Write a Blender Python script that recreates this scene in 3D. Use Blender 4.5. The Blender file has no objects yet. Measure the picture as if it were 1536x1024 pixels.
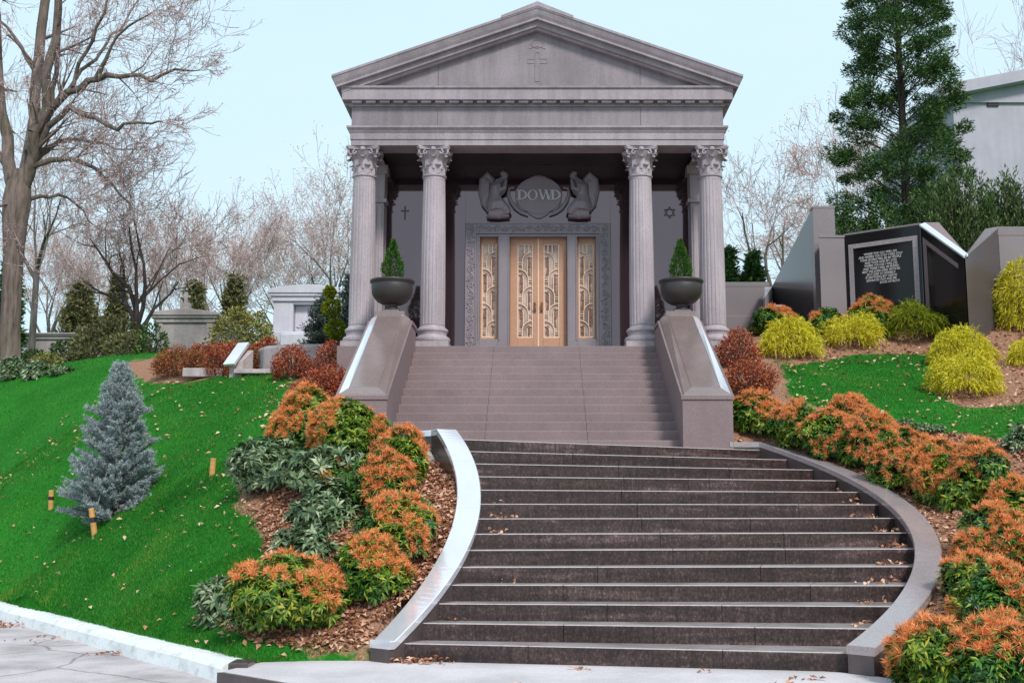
import bpy, math, random
import numpy as np
from mathutils import Vector, Matrix
random.seed(7); RNG = np.random.default_rng(7)
sc = bpy.context.scene
COL = sc.collection
PI = math.pi
SAZ, VEIL, VCOL, SUNE, SANG, EXPO = 26, .92, (7.3, 9.65, 11.0), 3.1, 11, 0.06
# ------------------------------------------------------------------ camera model (all places below are real metres)
F, CX, CY, HY, EYE = 1708., 806., 512., 766., 1.4025
TH = math.atan((HY-CY)/F); CT, ST = math.cos(TH), math.sin(TH)
def ray(px, py):
    a = (px-CX)/F; b = (CY-py)/F
    return a, CT-b*ST, ST+b*CT
def at(px, py, Y):
    r = ray(px, py); k = Y/r[1]
    return Vector((r[0]*k, Y, EYE+r[2]*k))
def proj(X, Y, Z):
    H = Z-EYE; dz = Y*CT+H*ST; u = -Y*ST+H*CT
    return CX+F*X/dz, CY-F*u/dz
cam = bpy.data.cameras.new('camera'); camo = bpy.data.objects.new('camera', cam); COL.objects.link(camo)
cam.sensor_width = 36; cam.lens = F/1536*36; cam.clip_end = 3000; cam.clip_start = .1
cam.shift_x = -(CX-768)/1536
camo.location = (0, 0, EYE); camo.rotation_euler = (PI/2+TH, 0, 0)
sc.camera = camo
# ------------------------------------------------------------------ object helpers
def setp(o, label=None, cat=None, group=None, kind=None):
    if label: o['label'] = label
    if cat: o['category'] = cat
    if group: o['group'] = group
    if kind: o['kind'] = kind
    return o
def thing(name, loc, label, cat, group=None):
    o = bpy.data.objects.new(name, None); COL.objects.link(o)
    o.location = loc; o.empty_display_size = .2
    return setp(o, label, cat, group)
def link(name, me, mats, parent=None):
    o = bpy.data.objects.new(name, me); COL.objects.link(o)
    if mats is not None:
        for m in (mats if isinstance(mats, (list, tuple)) else [mats]): me.materials.append(m)
    if parent is not None:
        o.parent = parent
        if parent.type == 'EMPTY': o.matrix_parent_inverse = Matrix.Translation(-Vector(parent.location))
    return o
class MB:
    def __init__(s): s.v = []; s.f = []; s.m = []; s.cur = 0
    def add(s, vs, fs):
        n = len(s.v); s.v += [tuple(p) for p in vs]
        s.f += [tuple(i+n for i in f) for f in fs]; s.m += [s.cur]*len(fs); return s
    def box(s, x0, x1, y0, y1, z0, z1):
        x0, x1 = min(x0, x1), max(x0, x1); y0, y1 = min(y0, y1), max(y0, y1); z0, z1 = min(z0, z1), max(z0, z1)
        return s.add([(x0,y0,z0),(x1,y0,z0),(x1,y1,z0),(x0,y1,z0),(x0,y0,z1),(x1,y0,z1),(x1,y1,z1),(x0,y1,z1)],
                     [(0,3,2,1),(4,5,6,7),(0,1,5,4),(1,2,6,5),(2,3,7,6),(3,0,4,7)])
    def prism(s, poly, z0, z1):                       # plan polygon (counter-clockwise), z0/z1 numbers or lists
        n = len(poly)
        a = z0 if isinstance(z0, (list, tuple)) else [z0]*n
        b = z1 if isinstance(z1, (list, tuple)) else [z1]*n
        vs = [(p[0],p[1],a[i]) for i, p in enumerate(poly)]+[(p[0],p[1],b[i]) for i, p in enumerate(poly)]
        return s.add(vs, [tuple(range(n-1,-1,-1)), tuple(range(n,2*n))]+[(i,(i+1)%n,n+(i+1)%n,n+i) for i in range(n)])
    def prismY(s, poly, y0, y1):                      # polygon in XZ (seen from the front, counter-clockwise), y0 front
        n = len(poly)
        vs = [(p[0],y0,p[1]) for p in poly]+[(p[0],y1,p[1]) for p in poly]
        return s.add(vs, [tuple(range(n)), tuple(range(2*n-1,n-1,-1))]+[((i+1)%n,i,n+i,n+(i+1)%n) for i in range(n)])
    def lathe(s, prof, c, seg=32, rfun=None):
        vs = []; fs = []
        for (r, z) in prof:
            for k in range(seg):
                a = 2*PI*k/seg; rr = r*(rfun(a, z) if rfun else 1)
                vs.append((c[0]+rr*math.cos(a), c[1]+rr*math.sin(a), c[2]+z))
        for i in range(len(prof)-1):
            for k in range(seg):
                k2 = (k+1) % seg
                fs.append((i*seg+k, i*seg+k2, (i+1)*seg+k2, (i+1)*seg+k))
        fs.append(tuple(range(seg-1,-1,-1))); n = (len(prof)-1)*seg; fs.append(tuple(range(n, n+seg)))
        return s.add(vs, fs)
    def tube(s, pts, rads, seg=6):
        pts = [Vector(p) for p in pts]
        if not isinstance(rads, (list, tuple)): rads = [rads]*len(pts)
        vs = []; fs = []
        u = None
        for i, p in enumerate(pts):
            d = (pts[min(i+1,len(pts)-1)]-pts[max(i-1,0)]).normalized()
            if u is None: u = d.orthogonal().normalized()
            u = (u-d*u.dot(d)).normalized(); w = d.cross(u)
            for k in range(seg):
                a = 2*PI*k/seg; vs.append(p+(u*math.cos(a)+w*math.sin(a))*rads[i])
        for i in range(len(pts)-1):
            for k in range(seg):
                k2 = (k+1) % seg; fs.append((i*seg+k, i*seg+k2, (i+1)*seg+k2, (i+1)*seg+k))
        fs.append(tuple(range(seg-1,-1,-1))); n = (len(pts)-1)*seg; fs.append(tuple(range(n, n+seg)))
        return s.add(vs, fs)
    def strip(s, rows, closed=False):                 # grid of rows of points
        n = len(rows[0]); fs = []
        vs = [p for r in rows for p in r]
        for i in range(len(rows)-1):
            for k in range(n if closed else n-1):
                k2 = (k+1) % n; fs.append((i*n+k, i*n+k2, (i+1)*n+k2, (i+1)*n+k))
        return s.add(vs, fs)
    def build(s, name, mats, parent=None, smooth=False, bevel=0, fix=False):
        me = bpy.data.meshes.new(name); me.from_pydata(s.v, [], s.f)
        if any(s.m): me.polygons.foreach_set('material_index', s.m)
        if smooth: me.shade_smooth()
        me.update()
        if fix:
            import bmesh
            bm = bmesh.new(); bm.from_mesh(me); bmesh.ops.recalc_face_normals(bm, faces=bm.faces); bm.to_mesh(me); bm.free()
        o = link(name, me, mats, parent)
        if bevel:
            b = o.modifiers.new('bevel', 'BEVEL'); b.width = bevel; b.segments = 1; b.limit_method = 'ANGLE'; b.angle_limit = .7
        return o
def np_mesh(name, V, Fc, mats, parent=None, mi=None, smooth=False):
    V = np.asarray(V, np.float32); Fc = np.asarray(Fc, np.int32); k = Fc.shape[1]
    me = bpy.data.meshes.new(name)
    me.vertices.add(len(V)); me.vertices.foreach_set('co', V.ravel())
    me.loops.add(Fc.size); me.loops.foreach_set('vertex_index', Fc.ravel())
    me.polygons.add(len(Fc)); me.polygons.foreach_set('loop_start', np.arange(0, Fc.size, k, dtype=np.int32))
    if mi is not None: me.polygons.foreach_set('material_index', np.asarray(mi, np.int32))
    if smooth: me.polygons.foreach_set('use_smooth', np.ones(len(Fc), bool))
    me.update(calc_edges=True); me.validate()
    return link(name, me, mats, parent)
class Bag:                                             # collects triangle soup
    def __init__(s): s.V = []; s.F = []; s.M = []; s.n = 0
    def add(s, V, Fc, m=0):
        if len(V) == 0: return
        s.V.append(V); s.F.append(Fc+s.n); s.M.append(np.full(len(Fc), m)); s.n += len(V)
    def build(s, name, mats, parent=None, smooth=False):
        return np_mesh(name, np.concatenate(s.V), np.concatenate(s.F), mats, parent, np.concatenate(s.M), smooth)
def unit(a): return a/np.maximum(np.linalg.norm(a, axis=-1, keepdims=True), 1e-9)
def leaves(P, D, N, L, W, fold=.25, droop=.2):         # n leaves: base point, direction, up normal
    P = np.asarray(P, float); n = len(P); D = unit(np.asarray(D, float)); S = unit(np.cross(D, N)); N = np.cross(S, D)
    L = np.broadcast_to(np.asarray(L, float), (n,))[:,None]; W = np.broadcast_to(np.asarray(W, float), (n,))[:,None]
    mid = P+D*L*.5-N*L*droop*.15
    V = np.stack([P, mid-S*W*.5+N*W*fold, mid, mid+S*W*.5+N*W*fold, P+D*L-N*L*droop], 1).reshape(-1, 3)
    f = np.array([[0,2,1],[0,3,2],[1,2,4],[2,3,4]])
    return V, (f[None]+5*np.arange(n)[:,None,None]).reshape(-1, 3)
def spikes(P, D, N, L, W):                             # thin triangles
    P = np.asarray(P, float); n = len(P); D = unit(np.asarray(D, float)); S = unit(np.cross(D, N))
    L = np.broadcast_to(np.asarray(L, float), (n,))[:,None]; W = np.broadcast_to(np.asarray(W, float), (n,))[:,None]
    V = np.stack([P-S*W*.5, P+S*W*.5, P+D*L], 1).reshape(-1, 3)
    return V, np.arange(3*n).reshape(-1, 3)
def ribbons(pts, W, N):                                # pts n x k x 3 polylines -> tapering ribbons
    n, k, _ = pts.shape
    T = np.gradient(pts, axis=1); S = unit(np.cross(T, N))
    w = (np.linspace(1, .25, k)*1.)[None,:,None]*np.broadcast_to(np.asarray(W, float), (n,))[:,None,None]*.5
    V = np.stack([pts-S*w, pts+S*w], 2).reshape(-1, 3)
    f = []
    for i in range(k-1): f += [[2*i,2*i+1,2*i+3],[2*i,2*i+3,2*i+2]]
    return V, (np.array(f)[None]+2*k*np.arange(n)[:,None,None]).reshape(-1, 3)
def segtubes(A, B, ra, rb, seg=4):                     # many frusta at once
    A = np.asarray(A, float); B = np.asarray(B, float); n = len(A)
    d = unit(B-A); ref = np.where(np.abs(d[:,2:3]) < .9, np.array([[0,0,1.]]), np.array([[1.,0,0]]))
    u = unit(np.cross(d, ref)); w = np.cross(d, u)
    a = 2*PI*np.arange(seg)/seg
    ring = u[:,None]*np.cos(a)[None,:,None]+w[:,None]*np.sin(a)[None,:,None]
    V = np.concatenate([A[:,None]+ring*np.asarray(ra)[:,None,None], B[:,None]+ring*np.asarray(rb)[:,None,None]], 1).reshape(-1, 3)
    f = []
    for k in range(seg):
        k2 = (k+1) % seg; f += [[k,k2,seg+k2],[k,seg+k2,seg+k]]
    return V, (np.array(f)[None]+2*seg*np.arange(n)[:,None,None]).reshape(-1, 3)
# ------------------------------------------------------------------ materials
def nmat(name):
    m = bpy.data.materials.new(name); m.use_nodes = True; nt = m.node_tree
    return m, nt, nt.nodes['Principled BSDF'], nt.nodes['Material Output']
def node(nt, t, **kw):
    n = nt.nodes.new(t)
    for k, v in kw.items():
        if k in n.inputs: n.inputs[k].default_value = v
        else: setattr(n, k, v)
    return n
def ramp(nt, src, stops):
    r = nt.nodes.new('ShaderNodeValToRGB'); e = r.color_ramp.elements
    while len(e) < len(stops): e.new(.5)
    for i, (p, c) in enumerate(stops): e[i].position = p; e[i].color = (*c, 1)
    nt.links.new(src, r.inputs[0]); return r.outputs[0]
def mix(nt, a, b, fac, mode='MIX'):
    n = nt.nodes.new('ShaderNodeMix'); n.data_type = 'RGBA'; n.blend_type = mode
    for i, x in ((0, fac), (6, a), (7, b)):
        if hasattr(x, 'links') or hasattr(x, 'is_linked'): nt.links.new(x, n.inputs[i])
        elif i == 0: n.inputs[0].default_value = x
        else: n.inputs[i].default_value = (*x, 1)
    return n.outputs[2]
def noise(nt, scale, detail=4, vec=None, rough=.5):
    n = node(nt, 'ShaderNodeTexNoise', Scale=scale, Detail=detail, Roughness=rough)
    if vec is not None: nt.links.new(vec, n.inputs['Vector'])
    return n.outputs['Fac']
def objco(nt, scale=None):
    t = nt.nodes.new('ShaderNodeTexCoord').outputs['Object']
    if scale:
        mp = nt.nodes.new('ShaderNodeMapping'); mp.inputs['Scale'].default_value = scale
        nt.links.new(t, mp.inputs[0]); return mp.outputs[0]
    return t
def bump(nt, bs, h, strength=.3, dist=.01):
    b = node(nt, 'ShaderNodeBump', Strength=strength, Distance=dist)
    nt.links.new(h, b.inputs['Height']); nt.links.new(b.outputs[0], bs.inputs['Normal'])
def granite(name, base, dark=.62, light=1.3, rough=.5, ior=1.5, speck=90., stain=.25, streak=.0, rvar=0, bmp=.15, tint=None, metal=0, coarse=.6):
    m, nt, bs, out = nmat(name); co = objco(nt)
    b = np.array(base)
    sp = noise(nt, speck, 3, co, .7)
    c = ramp(nt, sp, [(.3, b*dark), (.48, b), (.56, b*1.02), (.72, np.minimum(b*light, 1))])
    if coarse: c = mix(nt, c, ramp(nt, noise(nt, speck*.28, 4, co, .75), [(.36, (.80,.79,.79)), (.5, (1,1,1)), (.66, (1.16,1.15,1.15))]), coarse, 'MULTIPLY')
    big = noise(nt, .9, 5, co, .6)
    c = mix(nt, c, ramp(nt, big, [(.35, (1-stain,)*3), (.62, (1+stain*.25,)*3)]), 1., 'MULTIPLY')
    if streak:
        st = noise(nt, 1., 5, objco(nt, (5., 5., .55)), .65)
        c = mix(nt, c, ramp(nt, st, [(.4, (1-streak,)*3), (.6, (1,1,1))]), 1., 'MULTIPLY')
    nt.links.new(c, bs.inputs['Base Color'])
    bs.inputs['IOR'].default_value = ior; bs.inputs['Metallic'].default_value = metal
    if tint: bs.inputs['Specular Tint'].default_value = (*tint, 1)
    if rvar:
        rr = nt.nodes.new('ShaderNodeMapRange'); nt.links.new(noise(nt, 1.6, 4, co), rr.inputs[0])
        rr.inputs[1].default_value = .35; rr.inputs[2].default_value = .65
        rr.inputs[3].default_value = max(.03, rough-rvar); rr.inputs[4].default_value = rough+rvar
        nt.links.new(rr.outputs[0], bs.inputs['Roughness'])
    else: bs.inputs['Roughness'].default_value = rough
    if bmp: bump(nt, bs, sp, bmp, .003)
    return m
def leafmat(name, stops, rough=.5, trans=.25, spec=.4):
    m, nt, bs, out = nmat(name)
    g = nt.nodes.new('ShaderNodeNewGeometry')
    c = ramp(nt, g.outputs['Random Per Island'], stops)
    nt.links.new(c, bs.inputs['Base Color']); bs.inputs['Roughness'].default_value = rough
    bs.inputs['Specular IOR Level'].default_value = spec
    if trans:
        t = nt.nodes.new('ShaderNodeBsdfTranslucent'); nt.links.new(c, t.inputs[0])
        mx = nt.nodes.new('ShaderNodeMixShader'); mx.inputs[0].default_value = trans
        nt.links.new(bs.outputs[0], mx.inputs[1]); nt.links.new(t.outputs[0], mx.inputs[2]); nt.links.new(mx.outputs[0], out.inputs[0])
    return m
def plain(name, c, rough=.6, metal=0, spec=.5, var=.15, scale=20):
    m, nt, bs, out = nmat(name); b = np.array(c)
    nt.links.new(ramp(nt, noise(nt, scale, 4, objco(nt)), [(.3, b*(1-var)), (.7, np.minimum(b*(1+var), 1))]), bs.inputs['Base Color'])
    bs.inputs['Roughness'].default_value = rough; bs.inputs['Metallic'].default_value = metal; bs.inputs['Specular IOR Level'].default_value = spec
    return m
M = {}
M['facade'] = granite('facade_granite', (.250,.206,.232), rough=.5, stain=.2, streak=.2, speck=95)
M['moulding'] = granite('moulding_granite', (.330,.278,.308), rough=.5, stain=.18, streak=.2, speck=95)
M['engraved'] = granite('engraved_granite', (.115,.095,.10), rough=.5, stain=.1)
M['column'] = granite('column_granite', (.41,.345,.375), dark=.8, light=1.15, rough=.55, stain=.14, streak=.16, speck=100)
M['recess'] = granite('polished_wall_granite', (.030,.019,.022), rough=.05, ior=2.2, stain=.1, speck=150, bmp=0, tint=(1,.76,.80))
M['surround'] = granite('surround_granite', (.24,.20,.225), rough=.4, stain=.12, speck=150)
M['carved'] = granite('carved_granite', (.26,.215,.245), rough=.6, stain=.12, speck=150)
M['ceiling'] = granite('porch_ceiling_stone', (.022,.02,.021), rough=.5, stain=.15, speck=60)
M['upstair'] = granite('pink_grey_granite', (.225,.16,.165), rough=.6, stain=.14, streak=.06, speck=110)
M['cheek'] = granite('polished_pink_granite', (.21,.155,.15), rough=.13, ior=1.75, stain=.14, streak=.05, speck=110, bmp=0)
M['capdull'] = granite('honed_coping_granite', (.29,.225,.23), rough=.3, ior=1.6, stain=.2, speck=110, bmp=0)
M['glare'] = granite('painted_sky_glare_coping', (.80,.79,.86), dark=.94, light=1.04, rough=.14, ior=1.8, stain=.10, speck=110, bmp=0, metal=.5, coarse=0)  # sky glare painted in: near-white half metallic base imitates a strong reflection
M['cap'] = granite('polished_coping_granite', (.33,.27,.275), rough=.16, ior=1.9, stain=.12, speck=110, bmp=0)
M['curvewall'] = granite('brown_wall_granite', (.085,.062,.062), rough=.28, ior=1.6, stain=.3, streak=.25, speck=110, bmp=0)
M['memorial'] = granite('grey_memorial_granite', (.21,.175,.185), rough=.35, stain=.1, speck=150)
M['black'] = granite('polished_black_granite', (.010,.009,.010), rough=.12, ior=1.38, stain=.1, speck=150, bmp=0)
M['mirror'] = granite('mirror_polished_granite', (.085,.07,.072), rough=.24, ior=1.28, stain=.1, speck=150, bmp=0, tint=(1,.86,.86))
M['frame'] = granite('pale_carved_frame_granite', (.30,.26,.28), dark=.45, rough=.6, stain=.1, speck=45)
M['lettering'] = plain('pale_lettering', (.50,.47,.48), .7)
M['concrete'] = granite('pale_concrete', (.56,.51,.53), dark=.85, light=1.1, rough=.85, stain=.2, speck=35, coarse=.2)
M['kerb'] = granite('white_painted_kerb', (.74,.76,.78), dark=.95, light=1.03, rough=.7, stain=.10, speck=14, coarse=0)
def dirty():
    m = M['kerb']; nt = m.node_tree; bs = nt.nodes['Principled BSDF']; src = bs.inputs['Base Color'].links[0].from_socket
    c = mix(nt, src, ramp(nt, noise(nt, 1., 7, objco(nt, (5, 5, 9)), .72), [(.36, (.50,.46,.42)), (.47, (.93,.92,.90)), (.55, (1,1,1))]), .5, 'MULTIPLY')
    nt.links.new(c, bs.inputs['Base Color'])
dirty()
M['palestone'] = granite('pale_grey_marble', (.56,.53,.60), dark=.92, light=1.05, rough=.6, stain=.12, streak=.08, speck=40, coarse=.2)
M['pinkstone'] = granite('weathered_pink_stone', (.46,.39,.395), dark=.85, light=1.1, rough=.8, stain=.2, streak=.15, speck=40)
M['doorbronze'] = plain('warm_bronze_door', (.46,.238,.148), .5, .0, .5, .06)
M['grille'] = plain('pale_bronze_grille', (.74,.52,.36), .45, .0, .5, .08)
M['rust'] = plain('red_brown_bronze', (.22,.09,.05), .5, .0, .5, .3)
M['urn'] = granite('dark_green_urn_stone', (.042,.033,.033), rough=.5, stain=.3, speck=140, bmp=0)
M['soil'] = plain('dark_soil', (.03,.02,.015), .95)
M['wood'] = plain('raw_wood_stake', (.50,.27,.08), .7, var=.25, scale=14)
M['rubber'] = plain('black_rubber_sleeve', (.015,.015,.015), .6)
M['rope'] = plain('grey_guy_rope', (.16,.17,.17), .8)
M['nosing'] = plain('painted_highlight_nosing', (.40,.355,.36), .5)  # edge highlight on the steps, painted as a paler chamfer colour
M['rock'] = granite('pale_field_rock', (.42,.38,.36), rough=.9, stain=.3, speck=18)
M['mortar'] = plain('dark_joint', (.05,.042,.042), .9)
# wet polished riser stone: dark, streaked, with paler dry patches
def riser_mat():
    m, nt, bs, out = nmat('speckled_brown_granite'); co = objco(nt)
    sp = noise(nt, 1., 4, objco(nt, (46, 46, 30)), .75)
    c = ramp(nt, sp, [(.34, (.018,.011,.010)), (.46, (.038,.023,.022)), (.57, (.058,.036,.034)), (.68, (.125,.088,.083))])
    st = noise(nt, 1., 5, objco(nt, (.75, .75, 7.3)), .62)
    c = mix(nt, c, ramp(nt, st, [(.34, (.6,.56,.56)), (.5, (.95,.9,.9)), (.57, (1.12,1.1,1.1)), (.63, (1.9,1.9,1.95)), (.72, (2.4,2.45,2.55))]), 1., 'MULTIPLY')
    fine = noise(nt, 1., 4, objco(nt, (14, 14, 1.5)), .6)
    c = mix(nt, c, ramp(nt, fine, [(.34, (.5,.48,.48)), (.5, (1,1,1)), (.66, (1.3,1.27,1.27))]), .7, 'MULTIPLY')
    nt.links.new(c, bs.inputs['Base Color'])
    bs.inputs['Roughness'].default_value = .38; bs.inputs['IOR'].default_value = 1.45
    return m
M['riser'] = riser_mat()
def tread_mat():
    m, nt, bs, out = nmat('painted_sheen_tread_granite'); co = objco(nt)  # pale dry treads, with grazing sky reflection painted into the lighter colour
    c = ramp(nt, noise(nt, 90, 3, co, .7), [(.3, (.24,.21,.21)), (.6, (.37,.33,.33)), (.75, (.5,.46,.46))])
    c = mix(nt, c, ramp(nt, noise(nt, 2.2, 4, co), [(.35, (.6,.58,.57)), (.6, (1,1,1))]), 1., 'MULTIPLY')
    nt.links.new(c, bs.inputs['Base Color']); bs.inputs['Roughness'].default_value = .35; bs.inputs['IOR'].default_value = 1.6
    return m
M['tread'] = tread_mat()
# plants
G = lambda r, g, b: (r, g, b)
M['pieris'] = leafmat('dark_glossy_leaf', [(0, (.010,.04,.010)), (.4, (.026,.115,.018)), (.75, (.075,.22,.022)), (1, (.30,.36,.03))], .4, .2, .5)
M['pierisbud'] = leafmat('orange_bud_sprays', [(0, (.68,.20,.065)), (.5, (.93,.35,.125)), (1, (.97,.52,.24))], .7, .32, .2)
M['bark'] = plain('brown_stem', (.09,.055,.04), .9)
M['rhodo'] = leafmat('grey_green_leaf', [(0, (.03,.07,.028)), (.5, (.10,.17,.07)), (.85, (.24,.31,.15)), (1, (.42,.46,.29))], .4, .12, .5)
M['pierisyel'] = leafmat('yellowing_glossy_leaf', [(0, (.02,.07,.012)), (.4, (.08,.20,.02)), (.75, (.24,.34,.03)), (1, (.50,.42,.05))], .45, .25, .4)
M['tombwall'] = granite('lavender_grey_marble', (.40,.375,.45), dark=.95, light=1.04, rough=.6, stain=.10, streak=.06, speck=30, coarse=0)
M['golden'] = leafmat('golden_thread_foliage', [(0, (.18,.19,.012)), (.2, (.48,.43,.014)), (.6, (.78,.68,.03)), (.85, (.88,.79,.08)), (1, (.93,.87,.24))], .6, .3, .2)
M['goldgreen'] = leafmat('yellow_green_thread_foliage', [(0, (.05,.10,.008)), (.4, (.17,.23,.012)), (.8, (.38,.40,.025)), (1, (.55,.52,.05))], .6, .3, .2)
M['red'] = leafmat('red_brown_autumn_leaf', [(0, (.11,.018,.009)), (.4, (.34,.055,.022)), (.8, (.55,.12,.045)), (1, (.70,.32,.15))], .5, .25, .4)
M['copper'] = leafmat('copper_autumn_leaf', [(0, (.09,.025,.012)), (.5, (.30,.085,.03)), (.85, (.50,.17,.055)), (1, (.62,.32,.14))], .6, .25, .3)
M['spruce'] = leafmat('blue_spruce_needle', [(0, (.19,.235,.235)), (.5, (.40,.475,.48)), (.85, (.58,.65,.655)), (1, (.72,.77,.77))], .6, .35, .3)
M['arbor'] = leafmat('topiary_green', [(0, (.012,.045,.008)), (.5, (.03,.11,.012)), (.85, (.08,.19,.02)), (1, (.17,.23,.03))], .6, .2, .3)
M['conifer'] = leafmat('dark_conifer_green', [(0, (.012,.036,.012)), (.5, (.032,.085,.022)), (.82, (.085,.17,.034)), (1, (.19,.28,.06))], .6, .15, .3)
M['yew'] = leafmat('upright_yew_green', [(0, (.014,.04,.012)), (.5, (.045,.095,.024)), (.85, (.11,.18,.045)), (1, (.20,.25,.08))], .6, .15, .3)
M['olive'] = leafmat('olive_bush_leaf', [(0, (.06,.06,.025)), (.5, (.14,.14,.055)), (.85, (.24,.22,.10)), (1, (.32,.28,.16))], .7, .2, .2)
M['oliveyel'] = leafmat('olive_yellow_leaf', [(0, (.11,.105,.03)), (.5, (.25,.24,.07)), (.85, (.38,.35,.12)), (1, (.46,.42,.18))], .7, .2, .2)
M['juniper'] = leafmat('grey_juniper_needle', [(0, (.03,.05,.04)), (.5, (.065,.09,.075)), (1, (.13,.16,.14))], .6, .1, .3)
M['litter'] = leafmat('fallen_leaf', [(0, (.20,.08,.04)), (.4, (.44,.20,.12)), (.75, (.62,.35,.23)), (1, (.76,.54,.41))], .8, .1, .2)
M['paleleaf'] = leafmat('pale_fallen_leaf', [(0, (.30,.13,.06)), (.5, (.52,.30,.17)), (1, (.74,.56,.42))], .8, .1, .2)
M['grassblade'] = leafmat('lawn_grass', [(0, (.008,.10,.010)), (.5, (.017,.195,.018)), (.85, (.04,.275,.028)), (1, (.16,.31,.05))], .6, .3, .2)
def blade():
    m = M['grassblade']; nt = m.node_tree; bs = nt.nodes['Principled BSDF']; src = bs.inputs['Base Color'].links[0].from_socket
    c = mix(nt, src, ramp(nt, noise(nt, .8, 7, objco(nt), .68), [(.33, (.5,.62,.5)), (.46, (.95,.97,.95)), (.55, (1.5,1.05,1.0)), (.62, (2.4,1.12,1.1)), (.72, (4.2,1.3,1.6))]), 1., 'MULTIPLY')
    for l in list(src.links):
        if l.to_socket.type == 'RGBA' and l.to_node.type != 'MIX': nt.links.new(c, l.to_socket)
blade()
def barkmat(name, base, sx=9, twig=False):
    m, nt, bs, out = nmat(name); b = np.array(base)
    n = noise(nt, 1., 6, objco(nt, (sx, sx, 1.1)), .7)
    c = ramp(nt, n, [(.32, b*.45), (.5, b), (.7, np.minimum(b*1.55, 1))])
    c = mix(nt, c, ramp(nt, noise(nt, 1.1, 3, objco(nt)), [(.4, (.8,.85,.75)), (.65, (1.1,1.05,1.05))]), 1., 'MULTIPLY')
    nt.links.new(c, bs.inputs['Base Color']); bs.inputs['Roughness'].default_value = .9; bs.inputs['Specular IOR Level'].default_value = .15
    bump(nt, bs, n, .9, .06); return m
M['bigbark'] = barkmat('furrowed_grey_bark', (.17,.13,.12))
M['darkbark'] = barkmat('dark_bark', (.07,.055,.055))
M['greybark'] = barkmat('pale_grey_bark', (.19,.155,.15))
M['twig'] = leafmat('pinkish_twigs', [(0, (.22,.145,.14)), (.5, (.42,.29,.285)), (1, (.64,.47,.465))], .9, 0, .1)
M['budleaf'] = leafmat('lingering_tan_leaf', [(0, (.52,.35,.33)), (.5, (.70,.51,.49)), (1, (.82,.66,.65))], .8, .3, .1)
M['peachleaf'] = leafmat('peach_leaf', [(0, (.5,.25,.15)), (.5, (.65,.38,.28)), (1, (.75,.52,.42))], .8, .3, .1)
# ------------------------------------------------------------------ the curved stair in plan
H = .165
CL, RL, CR, RR, WT = (-3.955, 13.0), 3.3, (-1.07, 14.1), 5.4, .25
def aL(k): return math.radians(-35.2+4.86*(k-1))
def aR(k): return math.radians(-44+6.08*(k-1))
def PL(k, r=RL): return (CL[0]+r*math.cos(aL(k)), CL[1]+r*math.sin(aL(k)))
def PR(k, r=RR): return (CR[0]+r*math.cos(aR(k)), CR[1]+r*math.sin(aR(k)))
def capz(k): return min(k, 14)*H+.12
FLOOR = 27*H
# ------------------------------------------------------------------ terrain through measured points
CP = []
def cpx(px, py, Y): p = at(px, py, Y); CP.append((p.x, p.y, p.z))
KERB = [(-40., 52.), (-14., 24.4)]+[tuple(at(px, py, 10)[:2]) for px, py in []]
def onz(px, py, z):
    r = ray(px, py); k = (z-EYE)/r[2]; return (r[0]*k, r[1]*k)
KERB += [onz(px, py, 0) for px, py in [(0,905),(78,924),(156,943),(234,963),(312,980),(349,990)]]
for p in KERB[1:]: CP.append((p[0], p[1], .02))
CP += [(-40, 52, 3), (-2.2, 11.12, .03), (-1.62, 11.15, .05), (3.1, 9.8, .05), (4.5, 9.2, .12), (6, 9.2, .2), (12, 9.5, .9), (25, 10, 2)]
for k in (1, 3, 5, 7, 8.5): CP.append((*PL(k, RL-WT-.06), capz(k)-.05))
for k, d in ((10, .16), (11, .24), (12, .32), (13.5, .42)): CP.append((*PL(k, RL-WT-.06), capz(k)-d))
for k in (1, 2.5, 4, 6, 8, 10, 12, 14): CP.append((*PR(k, RR+WT+.06), capz(k)-(.07 if k > 3 else .16)))
for a in [(350,770,14.8),(170,785,17.5),(400,562,24.5),(300,566,26),(200,562,28),(100,565,30),(0,572,32),(440,575,22.6),(420,600,20.6),(400,690,16.7),
          (330,900,12.9),(380,830,13.8),(0,740,21.5),(250,690,19.8),(80,860,16.8),(540,640,17.0),(480,600,19.5),(490,560,21.5),
          (1180,545,21.5),(1400,530,22.8),(1300,627,17.6),(1480,600,18.6),(1536,645,16.6),(1536,560,20.3),(1230,500,23.6),(1400,480,24.3),(1536,470,25),
          (1110,540,21.2),(1110,600,18.6),(1440,790,13.1),(1536,760,14),(1536,880,11.8),(1220,640,17.3)]: cpx(*a)
CP += [(-3.2, 17.4, 2.3), (3.25, 17.6, 2.55), (-4.2, 23, 4.15), (-4.5, 27, 4.5), (4.3, 23.5, 4.9), (4.5, 28, 5.6), (-12, 40, 6.2), (-25, 44, 6.8), (-4, 40, 6.3),
       (-12, 62, 8.3), (-32, 70, 9), (0, 60, 8.6), (10, 30, 6.6), (14, 31, 7.0), (15, 46, 8.8), (22, 60, 10.5), (30, 90, 12), (0, 95, 11), (-45, 95, 11), (40, 40, 9), (45, 15, 4)]
CP = np.array(CP)
def tps():
    n = len(CP); P = CP[:, :2]
    r = np.linalg.norm(P[:, None]-P[None], axis=2); K = np.where(r > 0, r*r*np.log(np.maximum(r, 1e-9)), 0)+np.eye(n)*.08
    A = np.zeros((n+3, n+3)); A[:n, :n] = K; A[:n, n] = 1; A[:n, n+1:] = P; A[n, :n] = 1; A[n+1:, :n] = P.T
    return np.linalg.solve(A, np.concatenate([CP[:, 2], np.zeros(3)]))
TW = tps()
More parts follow.
